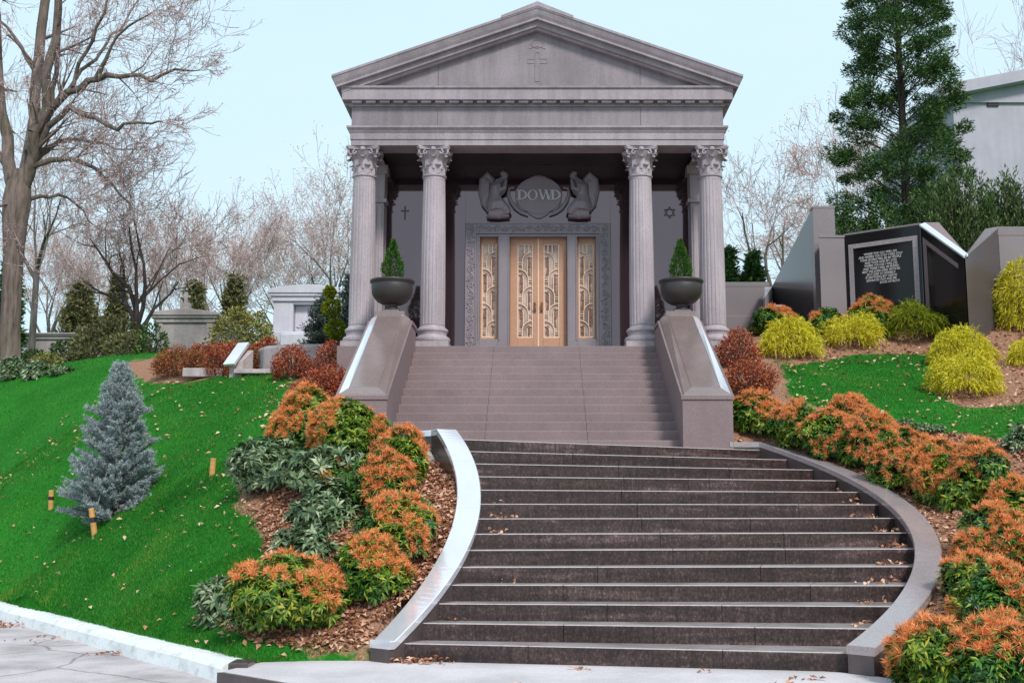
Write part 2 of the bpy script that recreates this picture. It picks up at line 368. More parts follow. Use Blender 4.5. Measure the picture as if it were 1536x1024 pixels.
def tz(X, Y):
    X = np.asarray(X, float); Y = np.asarray(Y, float); sh = X.shape; q = np.stack([X.ravel(), Y.ravel()], 1)
    out = np.zeros(len(q))
    for i in range(0, len(q), 20000):
        c = q[i:i+20000]; r = np.linalg.norm(c[:, None]-CP[None, :, :2], axis=2)
        out[i:i+20000] = np.where(r > 0, r*r*np.log(np.maximum(r, 1e-9)), 0)@TW[:-3]+TW[-3]+c@TW[-2:]
    return out.reshape(sh)
def inpoly(X, Y, poly):
    ins = np.zeros(np.shape(X), bool); n = len(poly)
    for i in range(n):
        x0, y0 = poly[i]; x1, y1 = poly[(i+1) % n]
        if y0 == y1: continue
        c = (y0 > Y) != (y1 > Y)
        ins ^= c & (X < (x1-x0)*(Y-y0)/(y1-y0)+x0)
    return ins
ROADP = [(-40,-40)]+KERB+[(-2.4, 11.0), (-1.62, 11.12), (-1.3, 11.3), (2.75, 9.95), (3.05, 9.72), (5.2, 8.7), (45, 8.7), (45, -40)]
ks = np.linspace(.4, 14, 15)
STAIRP = [PL(k, RL-WT*.55) for k in ks]+[(-2.0, 15.35), (-2.75, 17.3), (-2.75, 21.2), (2.75, 21.2), (2.75, 17.35), (3.3, 17.32)]+[PR(k, RR+WT*.5) for k in np.linspace(14, .9, 15)]
BUILDP = [(-3.45, 21), (3.45, 21), (3.45, 29.3), (-3.45, 29.3)]
def axis(a, b, lo, hi, near, far):
    out = [a]; x = a
    while x < b:
        d = max(lo-x, 0, x-hi); x += near+(far-near)*min(1, (d/60)) if d else near; out.append(x)
    return np.array(out)
gx = np.concatenate([[-600,-300,-150,-100], axis(-70, 60, -9, 9.5, .125, 5), [100,150,300,600]])
gy = np.concatenate([[-300,-100,-50,-20,0,4,7], axis(8, 100, 9, 25, .125, 5), [150,300,700]])
GX, GY = np.meshgrid(gx, gy)
cx_, cy_ = np.clip(GX, -48, 48), np.clip(GY, 6, 98)
GZ = tz(cx_, cy_)
far = np.hypot(GX-cx_, GY-cy_); GZ = GZ+far*.02
wob = .02*np.sin(GX*1.7+1)*np.sin(GY*1.3)+.012*np.sin(GX*4.1)*np.sin(GY*3.7+2)
GZ = GZ+wob
GZ0 = GZ.copy()
GZ = np.where(inpoly(GX, GY, ROADP), np.minimum(GZ, -.35), GZ)
GZ = np.where(inpoly(GX, GY, STAIRP), -.35, GZ)
GZ = np.where(inpoly(GX, GY, [(-1.5,11.5),(-1.3,10.9),(2.7,9.5),(3.0,9.75),(2.9,11.6),(-1.1,12.6)]), -.35, GZ)
GZ = np.where(inpoly(GX, GY, BUILDP), np.minimum(GZ, 2.2), GZ)
def gz(X, Y, A=None):
    A = GZ0 if A is None else A
    X = np.asarray(X, float); Y = np.asarray(Y, float)
    i = np.clip(np.searchsorted(gx, X)-1, 0, len(gx)-2); j = np.clip(np.searchsorted(gy, Y)-1, 0, len(gy)-2)
    u = (X-gx[i])/(gx[i+1]-gx[i]); v = (Y-gy[j])/(gy[j+1]-gy[j])
    return A[j,i]*(1-u)*(1-v)+A[j,i+1]*u*(1-v)+A[j+1,i]*(1-u)*v+A[j+1,i+1]*u*v
def hit(px, py):
    r = ray(px, py); Y = np.arange(8.5, 110, .04); X = r[0]/r[1]*Y; Z = EYE+r[2]/r[1]*Y
    ok = np.nonzero(Z <= gz(X, Y))[0]
    i = ok[0] if len(ok) else len(Y)-1
    return Vector((X[i], Y[i], float(gz(X[i], Y[i]))))
def plan(pix): return [tuple(hit(*p)[:2]) for p in pix]
BEDL = plan([(545,990),(480,976),(390,972),(322,932),(322,893),(396,852),(398,806),(356,758),(362,704),(415,650),(440,575),(470,556),(505,545)])+[(-2.9,21),(-2.5,17.3)]+[PL(k, RL-.1) for k in (14,12,10,8,6,4,2,.6)]
BEDR = [PR(k, RR+.1) for k in (14,12,10,8,6,4,2,.9)][::-1]+[(2.6,17.4),(3.0,21.2)]+plan([(1150,510),(1172,552),(1185,592),(1235,615),(1310,632),(1420,650),(1535,662)])+[(13,17),(13,9),(4,9.2)]
BEDU = plan([(1140,530),(1190,548),(1290,532),(1398,528),(1402,560),(1404,592),(1440,616),(1535,606)])+[(14,20),(14,30),(4,30),(3.6,22)]
BEDC = plan([(212,572),(300,572),(430,560),(470,556)])+[(-3.4,24),(-3.5,27),(-12,31)]
BEDS = [BEDL, BEDR, BEDU, BEDC]
def inbed(X, Y):
    m = np.zeros(np.shape(X), bool)
    for b in BEDS: m |= inpoly(X, Y, b)
    return m
MASK = inbed(GX, GY).astype(float)
for _ in range(4):
    for ax in (0, 1): MASK = (np.roll(MASK, 1, ax)+2*MASK+np.roll(MASK, -1, ax))/4
m, nt, bs, out = nmat('lawn_and_mulch')
at_ = nt.nodes.new('ShaderNodeAttribute'); at_.attribute_name = 'mulch'; co = objco(nt)
ad = nt.nodes.new('ShaderNodeMath'); ad.operation = 'ADD'; nt.links.new(at_.outputs['Fac'], ad.inputs[0])
sb = nt.nodes.new('ShaderNodeMath'); sb.operation = 'MULTIPLY_ADD'; nt.links.new(noise(nt, 3.5, 5, co), sb.inputs[0]); sb.inputs[1].default_value = .9; sb.inputs[2].default_value = -.45
nt.links.new(sb.outputs[0], ad.inputs[1])
msk = ramp(nt, ad.outputs[0], [(.44, (0,0,0)), (.56, (1,1,1))])
gr = ramp(nt, noise(nt, 26, 6, co, .7), [(.3, (.008,.07,.008)), (.5, (.016,.15,.014)), (.7, (.04,.21,.022))])
gr = mix(nt, gr, ramp(nt, noise(nt, .7, 4, co), [(.35, (.8,.85,.7)), (.65, (1.15,1.1,1.0))]), 1., 'MULTIPLY')
mu = ramp(nt, noise(nt, 38, 5, co, .75), [(.3, (.08,.04,.025)), (.5, (.30,.155,.10)), (.68, (.52,.31,.21))])
nt.links.new(mix(nt, gr, mu, msk), bs.inputs['Base Color']); bs.inputs['Roughness'].default_value = .95; bs.inputs['Specular IOR Level'].default_value = .1
bump(nt, bs, noise(nt, 45, 4, co), .8, .03); M['ground'] = m
nx, ny = len(gx), len(gy)
V = np.stack([GX.ravel(), GY.ravel(), GZ.ravel()], 1)
ii = (np.arange(ny-1)[:, None]*nx+np.arange(nx-1)[None]).ravel()
go = np_mesh('ground', V, np.stack([ii, ii+1, ii+nx+1, ii+nx], 1), M['ground'], None, None, True)
go.data.attributes.new('mulch', 'FLOAT', 'POINT').data.foreach_set('value', MASK.astype(np.float32).ravel())
setp(go, 'sloping green lawn with brown mulched planting beds', None, None, 'structure')
# road, walkway
def asphalt():
    m, nt, bs, out = nmat('bleached_asphalt'); co = objco(nt)
    c = ramp(nt, noise(nt, 60, 4, co, .7), [(.3, (.34,.30,.31)), (.5, (.50,.45,.465)), (.7, (.60,.55,.57))])
    c = mix(nt, c, ramp(nt, noise(nt, 1.3, 5, co, .65), [(.35, (.68,.66,.66)), (.6, (1.05,1.05,1.05))]), 1., 'MULTIPLY')
    vo = nt.nodes.new('ShaderNodeTexVoronoi'); vo.feature = 'DISTANCE_TO_EDGE'; vo.inputs['Scale'].default_value = .55
    wv = nt.nodes.new('ShaderNodeMix'); wv.data_type = 'RGBA'; wv.inputs[0].default_value = .22
    nz = node(nt, 'ShaderNodeTexNoise', Scale=1.5, Detail=5); nt.links.new(co, nz.inputs['Vector'])
    nt.links.new(co, wv.inputs[6]); nt.links.new(nz.outputs['Color'], wv.inputs[7]); nt.links.new(wv.outputs[2], vo.inputs['Vector'])
    c = mix(nt, c, ramp(nt, vo.outputs['Distance'], [(0, (.3,.28,.27)), (.012, (1,1,1))]), .8, 'MULTIPLY')
    nt.links.new(c, bs.inputs['Base Color']); bs.inputs['Roughness'].default_value = .9
    bump(nt, bs, noise(nt, 70, 4, co), .5, .01); return m
M['road'] = asphalt()
mb = MB(); mb.prism([(-45,-45)]+[(p[0]+.1,p[1]+.1) for p in KERB]+[(-2.4,10.9),(5,8.8),(45,8.8),(45,-45)], -.32, -.15)
o = mb.build('road', M['road'], fix=True); setp(o, 'bleached grey asphalt drive in front of the steps', None, None, 'structure')
WALK = [(-2.79,10.45),(-1.96,9.7),(1.6,6.5),(5.2,5.6),(5.2,8.75),(3.08,9.8),(2.85,10.25),(1,11.2),(-1.2,11.6),(-1.6,11.25),(-2.2,11.12),(-2.6,11.02)]
mb = MB(); mb.prism(WALK, -.3, 0.0)
o = mb.build('walkway', M['concrete'], fix=True, bevel=.012); setp(o, 'pale concrete landing slab at the foot of the steps', None, None, 'structure')
mb = MB(); mb.prism([(-2.84,10.42),(-1.98,9.64),(1.58,6.44),(1.6,6.49),(-1.96,9.69),(-2.79,10.44)], -.3, -.012)
o = mb.build('slab_edge', M['curvewall'], fix=True); setp(o, 'dark granite edging along the landing slab', None, None, 'structure')
# kerb: swept section with rounded nose
rows = []
kp = [Vector((p[0], p[1], 0)) for p in KERB[1:]]+[Vector((-2.74, 10.93, 0))]
fine = []
for i in range(len(kp)-1):
    for t in np.linspace(0, 1, 7)[:-1]: fine.append(kp[i].lerp(kp[i+1], t))
fine.append(kp[-1])
for i, p in enumerate(fine):
    d = (fine[min(i+1, len(fine)-1)]-fine[max(i-1, 0)]).normalized(); nrm = Vector((-d.y, d.x, 0))
    if nrm.y > 0: nrm = -nrm
    rows.append([p+nrm*a+Vector((0,0,b)) for a, b in ((-.05,-.3),(-.05,.03),(.10,.035),(.17,.015),(.215,-.03),(.25,-.18),(.25,-.3))])
o = thing('kerb', (-6, 14, 0), 'white painted kerb along the edge of the left lawn', 'kerb')
ends = [0, 7, 10, 15, 20, 25, 31, len(rows)-1]
for i0, i1 in zip(ends[:-1], ends[1:]):
    rr = [list(r) for r in rows[i0:i1+1]]; rr[0] = [p.lerp(q, .007/(q-p).length) for p, q in zip(rr[0], rr[1])]; dz = Vector((0, 0, random.uniform(-.006, .006))); rr = [[p+dz for p in r] for r in rr]
    mb = MB(); mb.strip(rr); n = len(mb.v); mb.f += [tuple(range(n-7, n)), tuple(range(6, -1, -1))]; mb.m += [0, 0]; mb.build('kerb_stone', M['kerb'], o, fix=True)
mb = MB(); mb.box(-2.80, -2.62, 10.62, 10.90, -.3, .045)
o = mb.build('kerb_end_block', M['curvewall'], bevel=.012); o.rotation_euler = (0,0,0); setp(o, 'small dark granite block closing the end of the white kerb', 'stone block')
# ------------------------------------------------------------------ curved lower stair
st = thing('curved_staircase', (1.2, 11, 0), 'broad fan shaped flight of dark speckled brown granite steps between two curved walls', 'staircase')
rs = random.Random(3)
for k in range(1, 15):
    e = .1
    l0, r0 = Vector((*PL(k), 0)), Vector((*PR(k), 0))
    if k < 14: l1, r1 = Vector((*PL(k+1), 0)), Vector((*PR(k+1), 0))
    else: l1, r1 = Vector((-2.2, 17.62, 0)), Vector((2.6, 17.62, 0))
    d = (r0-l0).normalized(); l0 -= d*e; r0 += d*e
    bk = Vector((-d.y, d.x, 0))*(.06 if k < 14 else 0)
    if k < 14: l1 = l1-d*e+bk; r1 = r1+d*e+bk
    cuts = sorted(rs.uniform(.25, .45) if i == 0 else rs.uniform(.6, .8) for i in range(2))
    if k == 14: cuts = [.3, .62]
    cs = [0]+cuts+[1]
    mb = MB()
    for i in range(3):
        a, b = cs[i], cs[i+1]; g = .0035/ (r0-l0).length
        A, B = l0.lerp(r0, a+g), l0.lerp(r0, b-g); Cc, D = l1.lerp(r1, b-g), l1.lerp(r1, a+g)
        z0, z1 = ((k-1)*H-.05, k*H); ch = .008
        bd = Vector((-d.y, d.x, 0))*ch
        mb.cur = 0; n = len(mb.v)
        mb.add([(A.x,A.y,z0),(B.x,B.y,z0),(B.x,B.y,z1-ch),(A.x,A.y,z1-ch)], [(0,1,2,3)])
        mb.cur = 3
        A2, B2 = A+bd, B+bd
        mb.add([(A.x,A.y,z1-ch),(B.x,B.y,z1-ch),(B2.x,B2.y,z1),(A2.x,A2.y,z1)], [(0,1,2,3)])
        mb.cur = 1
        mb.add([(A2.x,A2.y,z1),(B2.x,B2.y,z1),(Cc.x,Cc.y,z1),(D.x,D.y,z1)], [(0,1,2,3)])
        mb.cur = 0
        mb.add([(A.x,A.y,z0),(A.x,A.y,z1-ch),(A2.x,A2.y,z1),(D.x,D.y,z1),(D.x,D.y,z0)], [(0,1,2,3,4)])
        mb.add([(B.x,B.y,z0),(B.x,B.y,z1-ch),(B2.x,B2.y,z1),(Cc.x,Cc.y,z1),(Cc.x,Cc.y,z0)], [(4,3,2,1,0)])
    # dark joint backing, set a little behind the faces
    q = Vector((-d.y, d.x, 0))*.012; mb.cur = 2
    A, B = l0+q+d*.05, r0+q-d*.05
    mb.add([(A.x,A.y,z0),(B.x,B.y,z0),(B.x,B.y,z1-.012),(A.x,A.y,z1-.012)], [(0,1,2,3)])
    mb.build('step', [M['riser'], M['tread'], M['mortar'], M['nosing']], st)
# curved walls with copings
def curved(name, label, Pf, R, sgn, k0, tail, cmat):
    t = thing(name, (*Pf(7, R), 0), label, 'wall', 'curved walls beside the lower steps')
    kk = list(np.linspace(k0, 14, 60)); inn = [Pf(k, R) for k in kk]; o_ = [Pf(k, R+sgn*WT) for k in kk]
    zz = [max(capz(k), .2) for k in kk]
    for a, b in tail: inn.append(a); o_.append(b); zz.append(capz(14))
    th = .075
    mb = MB(); mb.strip([[(a[0],a[1],-.3),(a[0],a[1],z-th),(b[0],b[1],z-th),(b[0],b[1],-.3)] for a, b, z in zip(inn, o_, zz)])
    mb.f.append((3,2,1,0)); mb.m.append(0); n = len(mb.v); mb.f.append((n-4,n-3,n-2,n-1)); mb.m.append(0)
    mb.build('wall_body', M['curvewall'], t, fix=True)
    ov = .012; rows = []
    for a, b, z in zip(inn, o_, zz):
        a, b = Vector((*a, 0)), Vector((*b, 0)); d = (b-a).normalized(); a2, b2 = a-d*ov, b+d*ov
        c = .008
        rows.append([(a2.x,a2.y,z-th-.001),(a2.x,a2.y,z-c),(a2.x+d.x*c,a2.y+d.y*c,z),(b2.x-d.x*c,b2.y-d.y*c,z),(b2.x,b2.y,z-c),(b2.x,b2.y,z-th-.001)])
    cut = [0, 17, 33, 48, len(rows)-1]
    for i0, i1 in zip(cut[:-1], cut[1:]):
        rr = [list(r) for r in rows[i0:i1+1]]
        if i0: rr[0] = [tuple(Vector(p).lerp(Vector(q), min(.5, .006/max(1e-4, (Vector(q)-Vector(p)).length)))) for p, q in zip(rr[0], rr[1])]
        mb = MB(); mb.strip(rr); mb.f.append((5,4,3,2,1,0)); mb.m.append(0); n = len(mb.v); mb.f.append(tuple(range(n-6,n))); mb.m.append(0)
        mb.strip([[r[5], r[0]] for r in rr]); mb.build('coping_stone', M[cmat], t, fix=True)
    return t
curved('curved_wall', 'curved granite wall with sky glare painted into its coping left of the lower steps', PL, RL, -1, .25,
       [((-1.22,14.88),(-1.36,14.66)),((-1.5,15.1),(-1.6,14.86)),((-2.0,15.45),(-2.16,15.22)),((-2.5,16.3),(-2.75,16.2)),((-2.6,17.3),(-2.87,17.3))], 'glare')  # left coping only: sky glare is in its colour
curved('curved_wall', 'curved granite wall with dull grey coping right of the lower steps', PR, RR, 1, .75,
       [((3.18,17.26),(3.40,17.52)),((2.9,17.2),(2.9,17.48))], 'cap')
# ------------------------------------------------------------------ straight upper stair
st = thing('straight_staircase', (0, 17.5, 14*H), 'straight flight of pinkish grey granite steps climbing to the mausoleum porch', 'staircase')
for j in range(1, 14):
    y0 = 17.5+.30*(j-1); z1 = (14+j)*H; mb = MB()
    for x0, x1 in ((-2.3,-.82),(-.815,.78),(.785,2.3)):
        a = x0; b = x1; yb = y0+.36 if j < 13 else y0+.02
        ch = .012
        mb.add([(a,y0,z1-H-.02),(b,y0,z1-H-.02),(b,y0,z1-ch),(a,y0,z1-ch),(b,y0+ch,z1),(a,y0+ch,z1),(b,yb,z1),(a,yb,z1),(b,yb,z1-H-.02),(a,yb,z1-H-.02)],
               [(0,1,2,3),(3,2,4,5),(5,4,6,7),(7,6,8,9),(0,3,5,7,9),(1,8,6,4,2)])
    mb.build('step', M['upstair'], st)
# cheek walls with hipped polished tops
def cheek(s, label):
    x0, x1 = 2.24-s*.04, 3.0-s*.04
    t = thing('stair_pedestal', (s*2.62, 17.2, 14*H), label, 'stair pedestal', 'sloping pedestals beside the upper steps')
    yf, yb = 17.2, 21.08
    zf, sl = 3.07, .53
    def zt(y): return zf+sl*max(0, y-yf)
    mb = MB()
    prof = [(yf,-.3),(yf,zf),(20.35,zt(20.35)),(yb,zt(20.35)),(yb,-.3)]
    a = [(s*x0,y,z) for y, z in prof]; b = [(s*x1,y,z) for y, z in prof]; n = len(prof)
    mb.add(a+b, [tuple(range(n)), tuple(range(2*n-1,n-1,-1))]+[(i,(i+1)%n,n+(i+1)%n,n+i) for i in range(n)])
    mb.build('pedestal_body', M['upstair'], t, fix=True)
    # coping: ledge, then chamfer up to the flat panel
    mb = MB(); e = .02
    def ring(dx, dz, yo):
        ys = [yf-e+yo, 20.37, yb-.0]
        zz = [zt(yf)+dz, zt(20.37)+dz, zt(20.37)+dz]
        return [(s*(x0-e+dx), y, z) for y, z in zip(ys, zz)]+[(s*(x1+e-dx), y, z) for y, z in zip(ys[::-1], zz[::-1])]
    rings = [ring(0, .002, 0), ring(0, .06, 0), ring(.035, .062, .035), ring(.045, .09, .045), ring(.17, .20, .19), ring(.185, .215, .2)]
    vs = [p for r in rings for p in r]; fs = []
    for i in range(len(rings)-1):
        for k in range(6):
            k2 = (k+1) % 6; fs.append((i*6+k, i*6+k2, (i+1)*6+k2, (i+1)*6+k))
    q = (len(rings)-1)*6; fs += [(q,q+1,q+4,q+5),(q+1,q+2,q+3,q+4),(0,5,4,1),(1,4,3,2)]
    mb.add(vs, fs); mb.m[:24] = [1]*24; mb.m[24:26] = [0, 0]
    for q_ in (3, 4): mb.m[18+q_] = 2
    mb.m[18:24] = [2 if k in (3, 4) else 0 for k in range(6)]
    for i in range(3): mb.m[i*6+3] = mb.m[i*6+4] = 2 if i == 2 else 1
    mb.build('coping', [M['cheek'], M['upstair'], M['glare']], t, fix=True)  # outer chamfer faces carry the painted sky glare
    mb = MB(); zz = zt(20.37)+.216
    mb.box(s*2.36-.04, s*2.90-.04, 20.28, 20.86, zz-.12, zz+.012)
    mb.build('plinth', M['cheek'], t, bevel=.01)
    return zz+.012
ZP = cheek(-1, 'sloping granite stair pedestal left of the upper steps, white sky glare painted on its outer chamfer')
cheek(1, 'sloping granite stair pedestal right of the upper steps, grey brown polished top')
def urn(s, label, tl):
    zt = 5.556-(ZP); zt = at(587, 421, 20.57).z-ZP; c = (s*2.655-.012, 20.57, ZP)
    R = .41
    t = thing('stone_urn', c, label, 'planter', 'urns on the stair pedestals')
    mb = MB(); mb.box(c[0]-.15, c[0]+.15, c[1]-.15, c[1]+.15, c[2], c[2]+.05); mb.build('foot', M['cheek'], t, bevel=.01)
    h = zt
    mb = MB(); mb.lathe([(.14,.05),(.15,.07),(.105,.10),(.095,.13),(.13,.16)], c, 32); mb.build('stem', M['urn'], t, smooth=True)
    mb = MB(); mb.lathe([(.12,.155),(.20,.175),(.27,.215),(.34,.29),(.375,.37),(.385,h-.10),(.375,h-.075),(.40,h-.055),(.412,h-.03),(.41,h-.005),(.395,h),(.36,h-.005),(.35,h-.07)], c, 48)
    mb.build('bowl', M['urn'], t, smooth=True)
    mb = MB(); mb.lathe([(.352,h-.09),(.352,h-.05)], c, 32); mb.build('soil', M['soil'], t)
    topiary(c[0], c[1], ZP+h-.05, tl)
# ------------------------------------------------------------------ plants
def rdir(n, rng): return unit(rng.normal(size=(n, 3)))
def lumpy(n, w, d, h, nl, rng, low=.06):
    C = [(0, 0, h*.36)]; R = [(w*.38, d*.38, h*.61)]
    for i in range(nl):
        a = 2*PI*(i+rng.uniform(-.3, .3))/max(nl, 1); rr = rng.uniform(.20, .34)
        C.append((w*rr*math.cos(a), d*rr*math.sin(a), h*rng.uniform(.18, .56))); q = rng.uniform(.15, .27); R.append((w*q, d*q, h*rng.uniform(.28, .38)))
    C = np.array(C); R = np.array(R); ar = R[:, 0]*R[:, 2]+R[:, 0]*R[:, 1]; li = rng.choice(len(C), n*3, p=ar/ar.sum())
    u = rdir(n*3, rng); P = C[li]+u*R[li]; N = unit(u/R[li])
    ins = (((P[:, None]-C[None])/R[None])**2).sum(2); ins[np.arange(len(P)), li] = 9
    ok = (ins.min(1) > .80) & (P[:, 2] > low*h)
    P, N = P[ok][:n], N[ok][:n]
    return P, N
def lump_noise(P, s, seed):
    r = np.random.default_rng(seed); out = np.zeros(len(P))
    for i in range(5):
        k = rdir(1, r)[0]*s*r.uniform(.7, 1.6); out += np.sin(P@k+r.uniform(0, 6))
    return out/2.2
def rosette(bag, P, A, nl, L, W, rng, spread=.9, mi=0, droop=.35):
    n = len(P); P2 = np.repeat(P, nl, 0); A2 = np.repeat(A, nl, 0)
    ref = rdir(len(P2), rng); rad = unit(ref-A2*(ref*A2).sum(1, keepdims=True))
    D = unit(A2*rng.uniform(.1, .7, (len(P2), 1))+rad*spread)
    l = L*rng.uniform(.7, 1.2, len(P2))
    bag.add(*leaves(P2, D, A2, l, W*rng.uniform(.8, 1.2, len(P2)), .2, droop), mi)
def stems(bag, w, h, n, rng, r=.009, mi=1):
    a = rng.uniform(0, 2*PI, n); e = np.stack([np.cos(a)*w*.36*rng.uniform(.2, 1, n), np.sin(a)*w*.36*rng.uniform(.2, 1, n), h*rng.uniform(.45, .8, n)], 1)
    s = e*[.12, .12, 0]+[0, 0, -.12]; m = (s+e)/2+rng.normal(0, .03, (n, 3))*w
    bag.add(*segtubes(s, m, np.full(n, r), np.full(n, r*.75), 5), mi); bag.add(*segtubes(m, e, np.full(n, r*.75), np.full(n, r*.4), 5), mi)
def spot(loc, name, label, cat, group): return thing(name, loc, label, cat, group)
def child(bag, name, mats, t):
    o = bag.build(name, mats); o.parent = t; return o       # built about the thing's own base
def pieris(loc, w, h, label, seed, bud=.5, group='orange budded shrubs', dens=1., d=None, yel=.42):
    rng = np.random.default_rng(seed); d = d or w*.9
    t = spot(loc, 'budded_shrub', label, 'shrub', group)
    w, d, h = w*1.2, d*1.2, h*1.06; bud = bud*rng.uniform(.8, 1.15); n = int((w*d+1.6*h*(w+d)/2)*290*dens)+30
    P, N = lumpy(n, w, d, h, 8, rng, .03)
    P = P-N*rng.uniform(0, .10, (len(P), 1))*min(w, 1)
    A = unit(N*.7+np.array([0, 0, .55])+rng.normal(0, .25, P.shape))
    ye = lump_noise(P, 5/max(w, .5), seed+50) > 1.1-2*yel
    b = Bag(); rosette(b, P[~ye], A[~ye], 10, .085, .024, rng, mi=0)
    if ye.any(): rosette(b, P[ye], A[ye], 10, .085, .024, rng, mi=1)
    # a second, deeper layer so the shrub has an inside
    k = len(P)//2; rosette(b, P[:k]*.72+[0, 0, .02], A[:k], 8, .09, .028, rng)
    child(b, 'foliage', [M['pieris'], M['pierisyel']], t)
    zz = P[:, 2]/h; m = lump_noise(P, 7.5/max(w, .5), seed)*1.5+1.4*(zz-.55)+N[:, 2]*.7 > (1.05-1.5*bud)
    Q, B = P[m], A[m]
    if len(Q):
        ns = 24; b = Bag(); Q2 = np.repeat(Q+B*.015, ns, 0); B2 = np.repeat(B, ns, 0); r = rdir(len(Q2), rng)
        D = unit(B2*.75+r*.85); l = .088*rng.uniform(.45, 1.25, len(Q2))
        b.add(*spikes(Q2, D, rdir(len(Q2), rng), l, .0095))
        m2 = rng.random(len(Q2)) < .7                     # side beads on the strands
        b.add(*spikes((Q2+D*l[:, None]*.45)[m2], unit(D+rdir(len(Q2), rng)*.9)[m2], rdir(m2.sum(), rng), .042, .010))
        child(b, 'bud_sprays', M['pierisbud'], t)
    b = Bag(); stems(b, w, h, 16, rng, mi=0); child(b, 'stems', M['bark'], t)
    return t
def rhodo(loc, w, h, label, seed, L=.13, mat='rhodo', name='laurel_shrub', group='broad leaved evergreen shrubs', dens=1.):
    rng = np.random.default_rng(seed); t = spot(loc, name, label, 'shrub', group)
    n = int((w*w+1.6*h*w)*120*dens*(.13/L)**1.3)+20
    P, N = lumpy(n, w, w*.9, h, 6, rng, .04); P = P-N*rng.uniform(0, .14, (len(P), 1))*w
    A = unit(N*.8+np.array([0, 0, .5])+rng.normal(0, .3, P.shape))
    b = Bag(); rosette(b, P, A, 9, L, L*.30, rng, droop=.3); k = len(P)//2; rosette(b, P[:k]*.75, A[:k], 7, L, L*.3, rng)
    child(b, 'foliage', M[mat], t); b = Bag(); stems(b, w, h, 14, rng, mi=0); child(b, 'stems', M['bark'], t); return t
def golden(loc, w, h, label, seed, mat='golden', group='golden weeping shrubs', d=None, L=.165):
    rng = np.random.default_rng(seed); d = d or w*.9; t = spot(loc, 'thread_cypress', label, 'shrub', group)
    n = int((w*d+1.6*h*w)*520)
    P, N = lumpy(n, w*.95, d*.95, h*.95, 9, rng, .05); P = P-N*rng.uniform(0, .14, (len(P), 1))*w; P = P+N*(lump_noise(P, 14/w, seed)*.035*w)[:, None]
    n = len(P); l = L*rng.uniform(.35, 1.15, n)
    O = unit(N*[1, 1, .5]+np.array([0, 0, .45])+rng.normal(0, .5, P.shape)); s = np.linspace(0, 1, 5)
    pts = P[:, None]+O[:, None]*(l[:, None]*s)[:, :, None]-np.array([0, 0, 1.])*((l[:, None]*s**2)*rng.uniform(.25, 1.1, n)[:, None])[:, :, None]
    b = Bag(); b.add(*ribbons(pts, .014, rdir(n, rng)[:, None]))
    for j in (1, 2, 3, 4):
        for q in range(2):
            T = unit(pts[:, j]-pts[:, j-1]); b.add(*spikes(pts[:, j], unit(T+rdir(n, rng)*.65-[0, 0, .25]), rdir(n, rng), .07*rng.uniform(.6, 1.2, n), .013))
    child(b, 'foliage', M[mat], t); b = Bag(); stems(b, w, h, 12, rng, mi=0); child(b, 'stems', M['bark'], t); return t
def azalea(loc, w, h, label, seed, mat='red', group='red leaved shrubs', L=.045, dens=1., d=None):
    rng = np.random.default_rng(seed); d = d or w*.85; t = spot(loc, 'autumn_shrub', label, 'shrub', group)
    n = int((w*d+1.6*h*w)*1500*dens*(.045/L)**1.6)
    P, N = lumpy(n, w, d, h, 7, rng, .05); P = P-N*rng.uniform(0, .16, (len(P), 1))*w+rng.normal(0, .012, P.shape)
    b = Bag(); b.add(*leaves(P, unit(N+rng.normal(0, .7, P.shape)), unit(N+rng.normal(0, .8, P.shape)), L*rng.uniform(.6, 1.25, len(P)), L*.55, .15, .2))
    child(b, 'foliage', M[mat], t)
    b = Bag(); stems(b, w, h, 26, rng, .007, 0); k = rng.choice(len(P), min(len(P), 260)); b.add(*segtubes(P[k]*[.55, .55, .6], P[k]+N[k]*.03, np.full(len(k), .004), np.full(len(k), .002), 3), 0)
    child(b, 'stems', M['bark'], t); return t
def topiary(x, y, z, label):
    rng = np.random.default_rng(int(abs(x*100))+(5 if x > 0 else 0)); t = spot((x, y, z), 'topiary_conifer', label, 'topiary', 'small conifers in the urns')
    h = .80; n = 2300; s = rng.random(n)**.8; rr = np.interp(s, [0, .1, .28, .6, .85, 1], [.13, .20, .215, .125, .055, .008])*(1+.10*np.sin(9*s+x))
    a = rng.uniform(0, 2*PI, n); q = rng.uniform(.55, 1.02, n); P = np.stack([np.cos(a)*rr*q, np.sin(a)*rr*q, s*h], 1)
    O = np.stack([np.cos(a), np.sin(a), np.full(n, 1.5)], 1)+rng.normal(0, .3, (n, 3))
    b = Bag(); b.add(*leaves(P, O, rdir(n, rng), .06*rng.uniform(.6, 1.2, n), .022, .1, .1)); child(b, 'foliage', M['arbor'], t)
    mb = MB(); mb.tube([(0,0,-.05),(0,0,h*.8)], [.018,.006]); o = mb.build('trunk', M['bark']); o.parent = t
